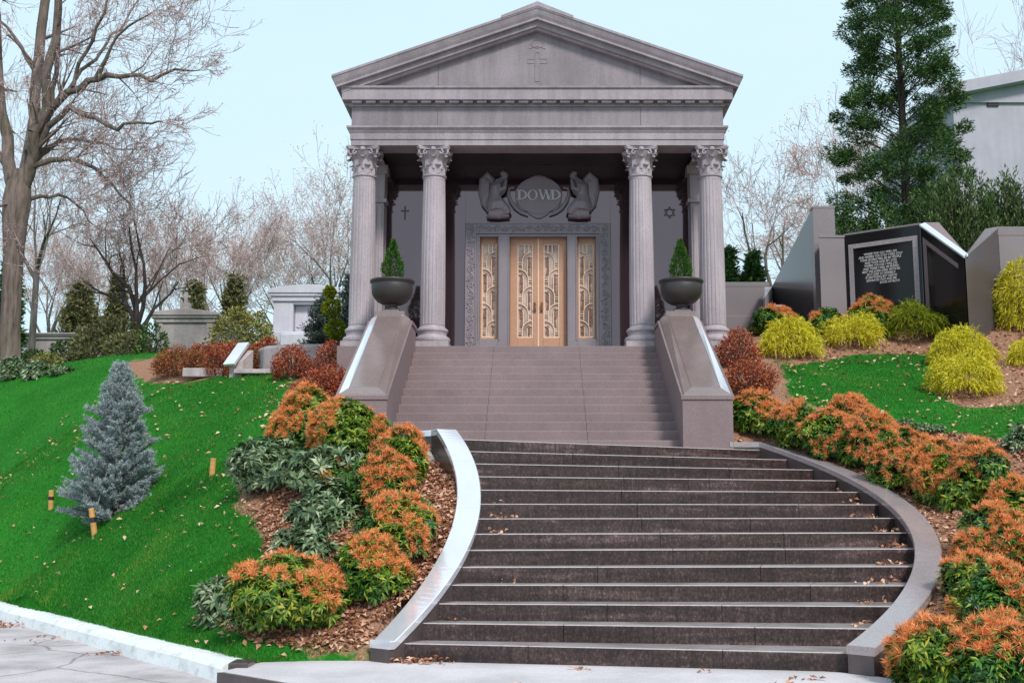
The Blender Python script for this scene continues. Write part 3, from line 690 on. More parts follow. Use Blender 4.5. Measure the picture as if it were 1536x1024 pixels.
def spruce(loc, w, h, label, seed):
    rng = np.random.default_rng(seed); t = spot(loc, 'blue_spruce', label, 'tree', None)
    A, B, tips, dirs = [], [], [], []
    nb = 215
    for i in range(nb):
        s = ((i+rng.random())/nb)**1.12; z = h*(.015+.935*s); r = w*.5*np.interp(s, [0, .1, .28, .45, .6, .7, .85, 1], [.95, 1.04, .96, .78, .66, .60, .38, .10])*rng.uniform(.8, 1.12)
        a = i*2.39996+rng.normal(0, .25); el = np.interp(s, [0, .3, .6, 1], [.20, .42, .65, 1.15])
        el += rng.normal(0, .16); o = np.array([math.cos(a)*math.cos(el), math.sin(a)*math.cos(el), math.sin(el)]); p0 = np.array([0, 0, z-r*.25*math.sin(el)]); p1 = p0+o*r
        A.append(p0); B.append(p1); side = np.cross(o, [0, 0, 1.]); side /= np.linalg.norm(side)
        m = max(5, int(r/.042))
        for q in range(m):
            f = (q+1)/m
            if f < .25: continue
            p = p0+(p1-p0)*f
            for sg in (-1, 1):
                dd = o*.8+side*sg*rng.uniform(.3, .8)+np.array([0, 0, rng.uniform(-.15, .8)]); tips.append(p); dirs.append(dd/np.linalg.norm(dd))
        tips.append(p1-o*.04); dirs.append(o)
    tips = np.array(tips); dirs = np.array(dirs); n = len(tips); L = rng.uniform(.10, .19, n); k = 48
    f = rng.random((n, k)); base = tips[:, None]+dirs[:, None]*(L[:, None]*f)[:, :, None]
    rd = rdir(n*k, rng).reshape(n, k, 3); rd = unit(rd-dirs[:, None]*(rd*dirs[:, None]).sum(2, keepdims=True))
    nd = unit(dirs[:, None]*.65+rd*.8)
    b = Bag(); V, Fc = spikes(base.reshape(-1, 3), nd.reshape(-1, 3), rdir(n*k, rng), .044*rng.uniform(.8, 1.2, n*k), .0095)
    b.add(V, Fc); child(b, 'crown', M['spruce'], t)
    b = Bag(); A = np.array(A); B = np.array(B); b.add(*segtubes(A, B, np.full(len(A), .011), np.full(len(A), .004), 4)); b.add(*segtubes(tips, tips+dirs*L[:, None], np.full(n, .004), np.full(n, .002), 3))
    b.add(*segtubes([[0,0,-.2]], [[0,0,h*.98]], [.05], [.008], 8)); child(b, 'trunk', M['bark'], t); return t
def conifer(loc, w, h, label, seed, mat='conifer', name='evergreen_tree', nb=150, leaf=.16, prof=None, gap=.2, trunk=True, group=None, per=26, up=.15, z0=.03, cat='tree', rad=(.6, 1.15)):
    rng = np.random.default_rng(seed); t = spot(loc, name, label, cat, group)
    prof = prof or ([0, .1, .4, .8, 1], [.8, 1, .75, .3, .05]); A, B, P, D = [], [], [], []
    for i in range(nb):
        s = (i+rng.random())/nb; z = h*(z0+(.97-z0)*s); r = w*.5*np.interp(s, *prof)*rng.uniform(rad[0], rad[1])
        if rng.random() < gap*.3: continue
        a = i*2.39996+rng.normal(0, .4); el = up+rng.normal(0, .12)
        o = np.array([math.cos(a)*math.cos(el), math.sin(a)*math.cos(el), math.sin(el)]); p0 = np.array([0, 0, z]); p1 = p0+o*r
        A.append(p0); B.append(p1)
        m = int(per*(.35+r/(w*.5)))
        f = rng.uniform(.3, 1.05, m); c = rng.integers(0, 4, m)*1.57
        off = rdir(m, rng)*leaf*rng.uniform(.2, 1.3, (m, 1))*[1, 1, .6]
        P.append(p0+(p1-p0)*f[:, None]+off); D.append(unit(o+rdir(m, rng)*.8+[0, 0, .15]))
    P = np.concatenate(P); D = np.concatenate(D); n = len(P); b = Bag()
    for q in range(4):
        b.add(*leaves(P+rdir(n, rng)*leaf*.35, unit(D+rdir(n, rng)*.75), rdir(n, rng), leaf*rng.uniform(.5, 1.15, n), leaf*.30, .15, .3))
    child(b, 'crown', M[mat], t)
    b = Bag(); A = np.array(A); B = np.array(B); b.add(*segtubes(A, B, np.full(len(A), .012*h/3), np.full(len(A), .004), 4)); b.add(*segtubes([[0,0,-.3]], [[0,0,h*.97]], [.025*h], [.01], 8)); child(b, 'trunk', M['darkbark'], t); return t
def bush(loc, w, h, label, seed, mat='olive', leaf=.12, dens=1., name='evergreen_bush', group='background bushes', d=None, nl=8, up=.2):
    rng = np.random.default_rng(seed); t = spot(loc, name, label, 'bush', group); d = d or w*.8
    n = int((w*d+1.7*h*w)/(leaf*leaf)*5.5*dens); P, N = lumpy(n, w, d, h, nl, rng, .02)
    P = P-N*rng.uniform(0, .16, (len(P), 1))*min(w, h); P = P+N*(lump_noise(P, 9/w, seed)*.04*w)[:, None]
    b = Bag(); b.add(*leaves(P, unit(N+rdir(len(P), rng)*.9+[0, 0, up]), rdir(len(P), rng), leaf*rng.uniform(.5, 1.2, len(P)), leaf*.4, .15, .2)); child(b, 'foliage', M[mat], t)
    b = Bag(); stems(b, w, h, 14, rng, .02, 0); child(b, 'stems', M['bark'], t); return t
def grow(rng, p, d, L, r, depth, maxd, segs, tips, wob=.22, kids=(4, 5), up=.05, rmin=.006, ang=.8, lf=(.45, .75)):
    n = max(2, int(3+2*(depth < 2))); pos = np.array(p, float); d = np.array(d, float); d /= np.linalg.norm(d)
    pts = [pos]; ds = [d]
    for i in range(n):
        d = d+rng.normal(0, wob, 3)*.55+np.array([0, 0, up]); d = d/np.linalg.norm(d); q = pos+d*L/n
        r0 = max(rmin, r*(1-.72*i/n)); r1 = max(rmin*.7, r*(1-.72*(i+1)/n)); segs.append((pos, q, r0, r1, depth)); pos = q; pts.append(pos); ds.append(d)
    if depth >= maxd: tips.append((pos, d)); return
    k = rng.integers(kids[0], kids[1]+1)
    for j in range(k):
        f = rng.uniform(.25, 1.) if j < k-1 else 1.; i = min(int(f*n), n-1); b = pts[i]+(pts[i+1]-pts[i])*(f*n-i)
        dd = ds[i+1]; pr = rng.normal(0, 1, 3); pr -= dd*pr.dot(dd); pr /= np.linalg.norm(pr); a = ang*rng.uniform(.5, 1.2) if j < k-1 else .2
        nd = dd*math.cos(a)+pr*math.sin(a)
        grow(rng, b, nd, L*rng.uniform(*lf), max(rmin, r*(1-.72*f)*rng.uniform(.5, .8)), depth+1, maxd, segs, tips, wob, kids, up, rmin, ang, lf)
def tree_meshes(segs, tips, rng, bark, leafmat_=None, leaf=.05, nleaf=2, rcut=.022, twm='twig'):
    A = np.array([s[0] for s in segs]); B = np.array([s[1] for s in segs]); ra = np.array([s[2] for s in segs]); rb = np.array([s[3] for s in segs])
    big = ra >= rcut; b = Bag(); b.add(*segtubes(A[big], B[big]+(B[big]-A[big])*.04, ra[big], rb[big], 8)); t1 = (b, bark)
    b2 = Bag(); b2.add(*segtubes(A[~big], B[~big], ra[~big], rb[~big], 3), 0)
    mats = [M[twm]]
    if leafmat_:
        T = np.array([t[0] for t in tips]); n = len(T)*nleaf; P = np.repeat(T, nleaf, 0)+rng.normal(0, leaf*1.3, (n, 3))
        b2.add(*leaves(P, rdir(n, rng), rdir(n, rng), leaf*rng.uniform(.5, 1.3, n), leaf*.5, .1, .1), 1); mats.append(M[leafmat_])
    return t1, (b2, mats)
def bare_tree(loc, h, seed, label, bark='darkbark', trunk=.25, r=.03, maxd=5, kids=(4, 5), leaf='budleaf', name='bare_tree', group='bare trees behind the graves', lean=(0, 0), ang=.8, up=.05, fork=None, leafn=2, wob=.22, rmin=.007, leafs=.05):
    rng = np.random.default_rng(seed); t = spot(loc, name, label, 'tree', group); segs, tips = [], []
    d = np.array([lean[0], lean[1], 1.]); top = d/np.linalg.norm(d)*h*trunk
    segs.append((np.array([0, 0, -.4]), top*.55, r*h*1.12, r*h*.95, 0)); segs.append((top*.55, top, r*h*.95, r*h*.85, 0))
    k = fork or 5
    for i in range(k):
        a = 2*PI*(i+rng.uniform(-.3, .3))/k; e = rng.uniform(.35, .75) if i else .1
        grow(rng, top*rng.uniform(.85, 1.), [math.cos(a)*math.sin(e), math.sin(a)*math.sin(e), math.cos(e)], h*rng.uniform(.38, .5), r*h*rng.uniform(.42, .6), 1, maxd, segs, tips, wob, kids, up, rmin, ang)
    (b1, m1), (b2, m2) = tree_meshes(segs, tips, rng, bark, leaf, leaf=leafs, nleaf=leafn, rcut=max(.02, rmin*2))
    child(b1, 'trunk', M[m1], t); child(b2, 'crown', m2, t); return t
def copy_thing(t, loc, label, scale=1, rot=0, group=None):
    c = t.copy(); COL.objects.link(c); c.location = loc; c.scale = (scale,)*3; c.rotation_euler = (0, 0, rot); c['label'] = label
    if group: c['group'] = group
    for ch in t.children:
        q = ch.copy(); COL.objects.link(q); q.parent = c
    return c

def clump_tree(loc, w, h, label, seed, mat='conifer', name='tall_evergreen', prof=None, nb=260, cs=.38, leaf=.115, per=185, group=None):
    """evergreen whose crown is many ragged feathery clumps on rising limbs, with gaps between them"""
    rng = np.random.default_rng(seed); t = spot(loc, name, label, 'tree', group); A, B, P, D = [], [], [], []
    for i in range(nb):
        s = (i+rng.random())/nb; z = h*(.03+.95*s); r = w*.5*np.interp(s, *prof)*rng.uniform(.25, 1.)**.6*rng.uniform(.8, 1.12); a = i*2.39996+rng.normal(0, .5)
        c = np.array([math.cos(a)*r, math.sin(a)*r, z]); A.append(np.array([0, 0, max(0, z-r*.6)])); B.append(c)
        m = int(per*rng.uniform(.5, 1.2)); e = cs*rng.uniform(.6, 1.25)
        u = rdir(m, rng)*rng.uniform(.25, 1, (m, 1))**.5; o = np.array([math.cos(a), math.sin(a), .5])
        q = u*[e, e, e*.62]+o*(rng.uniform(-.3, .45, (m, 1))*e); P.append(c+q); D.append(unit(u*[1, 1, .6]+o*.8+rng.normal(0, .35, (m, 3))-[0, 0, .15]))
    P = np.concatenate(P); D = np.concatenate(D); n = len(P); b = Bag()
    for q in range(3): b.add(*leaves(P+rdir(n, rng)*leaf*.4, unit(D+rdir(n, rng)*.6), rdir(n, rng), leaf*rng.uniform(.5, 1.3, n), leaf*.26, .15, .35))
    child(b, 'crown', M[mat], t); b = Bag(); A = np.array(A); B = np.array(B); b.add(*segtubes(A, B, np.full(len(A), .02), np.full(len(A), .008), 5)); b.add(*segtubes([[0,0,-.3]], [[0,0,h*.97]], [.012*h], [.015], 8)); child(b, 'trunk', M['darkbark'], t); return t
# ------------------------------------------------------------------ mausoleum
mau = thing('mausoleum', (0, 21.1, FLOOR), 'grey granite temple front mausoleum with four fluted columns and the name DOWD over bronze doors', 'mausoleum')
def Zp(py, Y): return at(CX, py, Y).z
YF, YC, YW, YB = 21.2, 21.52, 22.8, 29.3
ZA = 8.383; WX = 3.60
mb = MB(); mb.box(-3.75, -2.30, 21.1, 21.9, 2.2, FLOOR); mb.box(2.30, 3.75, 21.1, 21.9, 2.2, FLOOR); mb.box(-2.295, 2.295, 21.115, 21.9, 3, FLOOR-.003)
mb.box(-3.75, 3.75, 21.9, YB, 2.2, FLOOR-.001); mb.build('floor', M['upstair'], mau)
def column(x):
    mb = MB(); y = YC; z0 = FLOOR; zs = 4.90; zc = 7.836
    def fl(a, z): return 1-.045*max(0, math.cos(a*20))**.7*(1 if z < 2.86 else 0)
    prof = [(.240,0),(.241,.25),(.240,.8),(.235,1.4),(.228,2.0),(.220,2.5),(.213,2.85),(.213,2.861),(.213,zc-zs)]
    mb.lathe(prof, (x, y, zs), 160, fl); sh = mb.build('shaft', M['column'], None)
    mb = MB(); mb.box(x-.335, x+.335, y-.335, y+.335, z0, z0+.11)
    mb.lathe([(.33,.11),(.345,.14),(.345,.18),(.325,.215),(.29,.225),(.275,.255),(.285,.30),(.305,.325),(.305,.355),(.285,.38),(.26,.39),(.25,.41),(.243,.4355)], (x, y, z0), 48)
    ba = mb.build('base', M['column'], None, smooth=False)
    # capital: astragal, bell, two rows of curled leaves, corner scrolls, hollow-sided abacus
    mb = MB(); zt = ZA-zc
    mb.lathe([(.215,-.03),(.237,-.015),(.237,.008),(.212,.02),(.206,.06),(.205,.16),(.21,.26),(.24,.36),(.29,.44),(.30,.46)], (x, y, zc), 48)
    def leaf(a, zb, zt_, r0, r1, w):
        rows = []
        for f, rr, zz, ww in ((0,.0,0,.8),(.35,.012,.42,1.),(.7,.02,.78,1.),(.9,.45,1.,.8),(1,1.,.96,.55),(1,1.02,.84,.3)):
            r = r0+(r1-r0)*rr; z = zb+(zt_-zb)*zz; hw = w*ww*.5
            rows.append([(x+math.cos(a)*(r-.015)-math.sin(a)*-hw, y+math.sin(a)*(r-.015)+math.cos(a)*-hw, zc+z), (x+math.cos(a)*(r+.018), y+math.sin(a)*(r+.018), zc+z), (x+math.cos(a)*(r-.015)-math.sin(a)*hw, y+math.sin(a)*(r-.015)+math.cos(a)*hw, zc+z)])
        mb.strip(rows); mb.strip([[(p[0]-.02*math.cos(a), p[1]-.02*math.sin(a), p[2]) for p in r][::-1] for r in rows])
    for i in range(8): leaf(i*PI/4+PI/8, .02, .20, .215, .285, .155)
    for i in range(8): leaf(i*PI/4, .12, .365, .22, .36 if i % 2 else .325, .17)
    for i in range(4):
        a = PI/4+i*PI/2; c, s_ = math.cos(a), math.sin(a)
        pts = []; 
        for q in range(15):
            th = q/14*2.1*PI; rr = .068*(1-.62*q/14); pts.append((x+c*(.335+rr*math.sin(th)), y+s_*(.335+rr*math.sin(th)), zc+.435+rr*math.cos(th)))
        mb.tube([(x+c*.24, y+s_*.24, zc+.33), (x+c*.29, y+s_*.29, zc+.46)]+pts, [.02]*2+[.024]*15, 6)
        a = i*PI/2; mb.lathe([(.03,-.03),(.055,-.01),(.055,.03),(.03,.05)], (x+math.cos(a)*.30, y+math.sin(a)*.30, zc+.475), 10)
        for g in (-1, 1):
            tp = []
            for q in range(9):
                th = q/8*1.8*PI; rr = .045*(1-.6*q/8); o = (.20-.0*q)+rr*math.sin(th); tp.append((x+math.cos(a)*.30-math.sin(a)*g*(o-.05), y+math.sin(a)*.30+math.cos(a)*g*(o-.05), zc+.42+rr*math.cos(th)))
            mb.tube(tp, .016, 5)
    pl = []
    for i in range(4):
        a = PI/4+i*PI/2; c0 = Vector((math.cos(a), math.sin(a)))*.45; a2 = a+PI/2; c1 = Vector((math.cos(a2), math.sin(a2)))*.45
        t = (c1-c0).normalized(); nn = Vector((math.cos(a+PI/4), math.sin(a+PI/4)))
        for f in np.linspace(.08, .92, 9):
            p = c0.lerp(c1, f)-nn*.05*math.sin(PI*(f-.08)/.84); pl.append((x+p.x, y+p.y))
    mb.prism(pl, zc+.485, zc+.515); pl2 = [(x+(p[0]-x)*1.035, y+(p[1]-y)*1.035) for p in pl]; mb.prism(pl2, zc+.515, ZA+.003)
    ca = mb.build('capital', M['column'], None)
    e = bpy.data.objects.new('column', None); COL.objects.link(e); e.parent = mau; e.location = (x, YC-21.1, 0)
    for o in (sh, ba, ca): o.parent = e; o.matrix_parent_inverse = Matrix.Translation((-x, -YC, -FLOOR))
for x in (-3.375, -2.01, 2.01, 3.375): column(x)
def ring_sweep(mb, prof, W, yf, yb):
    rows = [[(-(W+p), yb, z), (-(W+p), yf-p, z), (W+p, yf-p, z), (W+p, yb, z)] for p, z in prof]
    mb.strip(rows[::-1])
# architrave with stepped fascias and crown moulding
mb = MB(); z = lambda py, p=0: Zp(py, YF-p)
ring_sweep(mb, [(-.5,ZA),(0,ZA),(0,z(209.7)),(.018,z(209.7)+.004),(.018,z(199.5)),(.03,z(199)),(.045,z(196.6)),(.075,z(194)),(.085,z(193)),(.085,z(190.5)),(-.02,z(189.6)),(-.5,z(189.6))], WX, YF, YB)
mb.build('architrave', M['moulding'], mau)
# frieze of three blocks with fine joints
zf0, zf1 = z(189.6)-.02, z(160.5)
mb = MB()
for a, b in ((-WX, -1.935), (-1.928, 1.998), (2.005, WX)): mb.box(a, b, YF, YF+.4, zf0, zf1)
mb.box(-WX, -WX+.4, YF+.401, YB, zf0, zf1); mb.box(WX-.4, WX, YF+.401, YB, zf0, zf1)
mb.cur = 1; mb.box(-3.1, 3.1, YF+.012, YF+.3, zf0, zf1-.01)
mb.build('frieze', [M['facade'], M['mortar']], mau)
# horizontal cornice
zc0 = zf1; zd0, zd1 = Zp(157.3, YF-.05), Zp(151.5, YF-.1); zk0, zk1, zk2 = Zp(149.3, YF-.17), Zp(134.5, YF-.17), Zp(128.6, YF-.2)
mb = MB(); ring_sweep(mb, [(-.05,zc0),(.035,zc0),(.045,zc0+.03),(.045,zd0),(.03,zd0+.004),(.03,zk0+.01),(.16,zk0),(.17,zk0),(.17,zk1),(.165,zk1+.004),(.20,zk1+.03),(.205,zk2),(-.05,zk2+.012),(-.3,zk2+.012)], WX, YF, YB)
co_ = mb.build('cornice', M['moulding'], mau)
n = 27; pit = (2*WX+.04)/n
mbd = MB(); 
for i in range(n):
    x = -WX-.02+pit*(i+.5); mbd.box(x-pit*.36, x+pit*.36, YF-.135, YF-.028, zd0+.012, zk0+.004)
for sx in (-1, 1):
    for i in range(12): 
        y = YF+.1+i*pit; mbd.box(sx*(WX+.028), sx*(WX+.135), y-pit*.36, y+pit*.36, zd0+.012, zk0+.004)
mbd.build('dentil_course', M['moulding'], co_, bevel=.008)
# tympanum, three slabs with joints
ZR, SL = 11.08, .357
def zr(x): return ZR-SL*abs(x)
mb = MB(); zt0 = zk2-.05; d_ = .36
def tym(x0, x1):
    xs = sorted({x0, x1, *([0] if x0 < 0 < x1 else [])}); top = [(x, max(zr(x)-d_, zt0+.01)) for x in xs]
    mb.prismY([(x0, zt0), (x1, zt0)]+top[::-1], YF, YF+.3)
tym(-3.5, -1.935); tym(-1.928, 1.998); tym(2.005, 3.5)
mb.cur = 1; mb.prismY([(-3.3, zt0), (3.3, zt0), (0, zr(0)-.4)], YF+.012, YF+.2)
ty = mb.build('tympanum', [M['facade'], M['mortar']], mau)
mb = MB(); czx = at(807, 122, YF); cz0, cz1 = at(807, 122, YF).z, at(807, 79, YF).z; ca_ = at(807, 92, YF).z; w = .045
P = [(-w, cz0), (w, cz0), (w, ca_-w), (.19, ca_-w), (.19, ca_+w), (w, ca_+w), (w, cz1), (-w, cz1), (-w, ca_+w), (-.19, ca_+w), (-.19, ca_-w), (-w, ca_-w)]
for i in range(12):
    a, b = Vector((P[i][0], P[i][1])), Vector((P[(i+1) % 12][0], P[(i+1) % 12][1])); mb.tube([(a.x, YF-.004, a.y), (b.x, YF-.001, b.y)], .009, 6)
cc = at(807, 66, YF).z
mb.tube([(.11*math.cos(a), YF-.004, cc+.085*math.sin(a)) for a in np.linspace(0, 2*PI, 20)], .009, 5)
mb.tube([(-.16, YF-.004, cc-.10), (0, YF-.004, cc-.05), (.16, YF-.004, cc-.10)], .009, 5)
mb.build('cross_relief', M['moulding'], ty)
# raking cornice and roof
prof = [(.35,.002),(.35,-.045),(.335,-.055),(.30,-.15),(.27,-.205),(.27,-.245),(.20,-.25),(.18,-.255),(.18,-.35),(.12,-.36),(.10,-.40),(-.02,-.40)]
mb = MB(); rows = []
for p, off in prof:
    xe = WX+p; ze = zr(xe)+off; rows.append([(-xe, YB+.2, ze), (-xe, YF-p, ze), (0, YF-p, ZR+off), (xe, YF-p, ze), (xe, YB+.2, ze)])
mb.strip(rows); mb.build('raking_cornice', M['moulding'], mau)
mb = MB(); xe = WX+.35; rf = YF-.35
mb.strip([[(-xe, rf, zr(xe)), (0, rf, ZR), (xe, rf, zr(xe))], [(-xe, YB+.2, zr(xe)), (0, YB+.2, ZR), (xe, YB+.2, zr(xe))]])
mb.add([(-xe,YB+.2,zr(xe)),(xe,YB+.2,zr(xe)),(0,YB+.2,ZR),(-xe,YB+.2,8.4),(xe,YB+.2,8.4)], [(0,2,1,4,3)])
# raised ridge slab at the apex
q = .70; mb.prismY([(-q, zr(q)-.02), (0, ZR-.02), (q, zr(q)-.02), (q, zr(q)+.035), (0, ZR+.075), (-q, zr(q)+.035)], rf-.012, rf+2.2)
mb.build('roof', M['moulding'], mau)
# porch ceiling, cella walls, antae
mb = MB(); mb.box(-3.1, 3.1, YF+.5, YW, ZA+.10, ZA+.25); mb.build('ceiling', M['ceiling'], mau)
mb = MB(); mb.box(-3.35, -3.1, YW, YB, FLOOR-.1, ZA+.3); mb.box(3.1, 3.35, YW, YB, FLOOR-.1, ZA+.3); mb.box(-3.1, 3.1, YB-.3, YB, FLOOR-.1, ZA+.3)
mb.build('side_wall', M['facade'], mau)
DX = .02                                               # the doorway sits a touch right of the axis
sx0, sx1 = at(697.6, 400, YW).x, at(916.5, 400, YW).x
mb = MB(); zw = ZA+.3
for a, b in ((-3.1, sx0-.003), (sx1+.003, 3.1)): mb.box(a, b, YW, YW+.3, FLOOR-.05, zw)
zs_t = Zp(335, YW); mb.box(sx0-.0, sx1+.0, YW, YW+.3, zs_t+.003, zw)
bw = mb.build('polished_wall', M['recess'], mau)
mb = MB()
def star(cx, cz, r, y):
    for k in (0, 1):
        p = [(cx+r*math.sin(2*PI*i/3+k*PI), cz+r*math.cos(2*PI*i/3+k*PI)) for i in range(3)]
        for i in range(3): mb.tube([(p[i][0], y, p[i][1]), (p[(i+1) % 3][0], y, p[(i+1) % 3][1])], .014, 5)
p = at(1004.5, 319, YW); star(p.x, p.z, .125, YW+.004); mb.build('star_relief', M['engraved'], bw)
mb = MB(); p = at(607.5, 319, YW); mb.box(p.x-.016, p.x+.016, YW-.012, YW+.01, p.z-.15, p.z+.14); mb.box(p.x-.085, p.x+.085, YW-.010, YW+.01, p.z+.02, p.z+.052); mb.build('cross_relief', M['engraved'], bw)
def anta(s):
    x0, x1 = 3.10, 3.62; mb = MB(); y = 22.55
    mb.box(s*x0, s*x1, y, YW+.3, FLOOR, FLOOR+.42); mb.box(s*(x0+.03), s*(x1-.03), y+.03, YW+.3, FLOOR+.42, 7.62)
    mb.box(s*(x0-.03), s*(x1+.03), y-.03, YW+.3, 7.62, 7.70); mb.box(s*(x0+.02), s*(x1-.02), y+.02, YW+.3, 7.70, 8.22); mb.box(s*(x0-.04), s*(x1+.04), y-.04, YW+.3, 8.22, ZA+.02)
    for i in range(4): mb.box(s*(x0+.07+i*.11), s*(x0+.115+i*.11), y+.012, y+.03, FLOOR+.5, 7.55)
    mb.build('pilaster', M['column'], mau, bevel=.006)
anta(-1); anta(1)
# door surround
X = lambda px, Y=YW: at(px, 440, Y).x
zl = Zp(351.5, YW); zdt = Zp(357.5, YW+.12); Ys = YW-.05
xo0, xo1 = X(697.6, Ys), X(916.5, Ys); xi0, xi1 = X(713.8, Ys), X(899.5, Ys)
xa0, xa1 = X(719.5), X(747); xd0, xd1 = X(764.5), X(850.5); xb0, xb1 = X(866), X(894)
sur = MB()
sur.box(xo0, xi0, Ys, YW+.3, FLOOR, zs_t); sur.box(xi1, xo1, Ys, YW+.3, FLOOR, zs_t); sur.box(xi0+.001, xi1-.001, Ys, YW+.3, zl, zs_t-.001)
for a, b in ((xi0+.001, xa0), (xa1, xd0), (xd1, xb0), (xb1, xi1-.001)): sur.box(a, b, Ys+.012, YW+.3, FLOOR, zl-.001)
zsb = Zp(508.5, YW); 
for a, b in ((xa0, xa1), (xb0, xb1)): sur.box(a+.001, b-.001, Ys+.013, YW+.3, FLOOR, zsb)
for a, b, t_ in ((xa0, xa1, 0), (xd0, xd1, 0), (xb0, xb1, 0)):
    sur.box(a+.001, b-.001, Ys+.014, YW+.3, zdt-.005, zl-.002)
    for xx in (a-.035, b+.012): sur.box(xx, xx+.023, Ys-.003, Ys+.02, FLOOR if a == xd0 else zsb-.03, zdt+.015)
    sur.box(a-.012, b+.012, Ys-.004, Ys+.02, zdt, zdt+.023)
so = sur.build('door_surround', M['surround'], mau, bevel=.004)
# carved running scroll in the border
mb = MB(); rc = random.Random(5)
def scroll(p0, p1, wid):
    p0, p1 = Vector(p0), Vector(p1); L = (p1-p0).length; d = (p1-p0).normalized(); nn = Vector((-d.z, 0, d.x)); n = max(2, round(L/.17)); st_ = L/n; y = Ys-.004
    V_ = []
    for q in range(n*8+1):
        s_ = q/(n*8)*L; V_.append(p0+d*s_+nn*wid*.33*math.sin(s_/st_*PI))
    mb.tube([(v.x, y, v.z) for v in V_], .014, 5)
    for i in range(n):
        c = p0+d*(i+.5)*st_; sg = -1 if i % 2 else 1; c2 = c-nn*wid*.12*sg
        mb.tube([(c2.x+(d.x*math.cos(t)+nn.x*math.sin(t)*sg)*.052*(1-t/9), y, c2.z+(d.z*math.cos(t)+nn.z*math.sin(t)*sg)*.052*(1-t/9)) for t in np.linspace(0, 7, 14)], .012, 5)
        for j in range(3):
            b = c+nn*wid*rc.uniform(-.42, .42)+d*st_*rc.uniform(-.45, .45); mb.lathe([(.012,-.012),(.022,0),(.012,.012)], (b.x, y, b.z), 6)
wb = (xi0-xo0)*.8; xm = (xo0+xi0)/2; xm2 = (xi1+xo1)/2; zm = (zl+zs_t)/2
scroll((xm, 0, FLOOR+.03), (xm, 0, zs_t-.03), wb); scroll((xm2, 0, FLOOR+.03), (xm2, 0, zs_t-.03), wb); scroll((xi0+.02, 0, zm), (xi1-.02, 0, zm), wb*.95)
mb.build('carved_border', M['carved'], so)
mb = MB()
for xx in (xo0, xi0-.022, xi1, xo1-.022): mb.box(xx, xx+.022, Ys-.016, Ys+.02, FLOOR+.001, zl if xx in (xi0-.022, xi1) else zs_t-.03)
mb.box(xo0-.003, xo1+.003, Ys-.018, Ys+.02, zs_t-.028, zs_t+.004); mb.box(xi0-.02, xi1+.02, Ys-.015, Ys+.02, zl+.004, zl+.026); mb.build('border_fillet', M['surround'], so)
# doors and sidelights
def glassmat():
    m, nt, bs, out = nmat('dim_reflective_glass'); bs.inputs['Specular Tint'].default_value = (1,.86,.86,1)
    nt.links.new(ramp(nt, noise(nt, 2.5, 3, objco(nt)), [(.35, (.22,.15,.13)), (.62, (.54,.42,.38))]), bs.inputs['Base Color'])
    bs.inputs['Roughness'].default_value = .12; bs.inputs['IOR'].default_value = 1.5; return m
M['glass'] = glassmat()
def grille(parent, x0, x1, z0, z1, Y, first):
    mb = MB(); mb.box(x0, x1, Y+.03, Y+.04, z0, z1); mb.build('pane', M['glass'], parent)
    mb = MB(); b = .022; r = .013; W = x1-x0; y = Y+.012
    mb.box(x0-.01, x0+b, Y-.002, Y+.028, z0, z1); mb.box(x1-b, x1+.01, Y-.002, Y+.028, z0, z1); mb.box(x0+b, x1-b, Y-.001, Y+.027, z0-.004, z0+b); mb.box(x0+b, x1-b, Y-.001, Y+.027, z1-b*.6, z1+.004)
    n = 5; per = (z1-z0)/(n+.42); dots = []
    for i in range(n):
        sd = first if i % 2 == 0 else -first                 # the arch springs from this stile (+1 right)
        xs = x1-b if sd > 0 else x0+b; zt = z1-per*(.45+i); R = W*.62
        zb = max(z0+.02, zt-per*1.02)
        for rr in (R, R-.05, R-.10):
            if rr == R-.05: continue
            pts = [(xs-sd*rr*math.sin(t), y, zt-R*1.0+rr*math.cos(t)) for t in np.linspace(0, PI/2, 9)]
            zl_ = max(z0+.02, zt-per*1.25 if rr == R else zb)
            pts.append((xs-sd*rr, y, max(z0+.02, zt-per*(1.0+(.05 if rr == R else .28)))))
            mb.tube(pts, r, 6)
        dots.append((xs-sd*W*.20, zt-R*.62, sd))
        # short rungs in the outer corner
        xr = x0+b if sd > 0 else x1-b
        for q in (.62, .74): mb.box(xr, xr+sd*(W*.30-b), Y+.004, Y+.022, zt-per*q-.006, zt-per*q+.006)
    for q in (.45, .72): xx = x0+W*q if first > 0 else x1-W*q; mb.box(xx-.012, xx+.012, Y, Y+.026, z1-per*.55, z1-.01)
    g = mb.build('grille', M['grille'], parent)
    for cx, cz, sd in dots:
        mb = MB(); mb.add([(cx+.026*math.cos(t), Y-.006, cz+.026*math.sin(t)) for t in np.linspace(0, 2*PI, 10)[:-1]]+[(cx+.026*math.cos(t), Y+.03, cz+.026*math.sin(t)) for t in np.linspace(0, 2*PI, 10)[:-1]], [tuple(range(9))]+[(i,(i+1)%9,9+(i+1)%9,9+i) for i in range(9)])
        w = .034; zz = cz-.055; hh = min(.30, cz-z0-.03)
        if hh > .12: mb.prismY([(cx-w, zz-hh*.42), (cx+w, zz-hh*.42), (cx+w*.9, zz), (cx-w*.9, zz)], Y+.008, Y+.026); mb.prismY([(cx-w*.9, zz-hh), (cx+w*.9, zz-hh), (cx+.008, zz-hh*.45), (cx-.008, zz-hh*.45)], Y+.010, Y+.027)
        mb.build('tassel_ornament', M['rust'], parent)
Yd = YW+.12
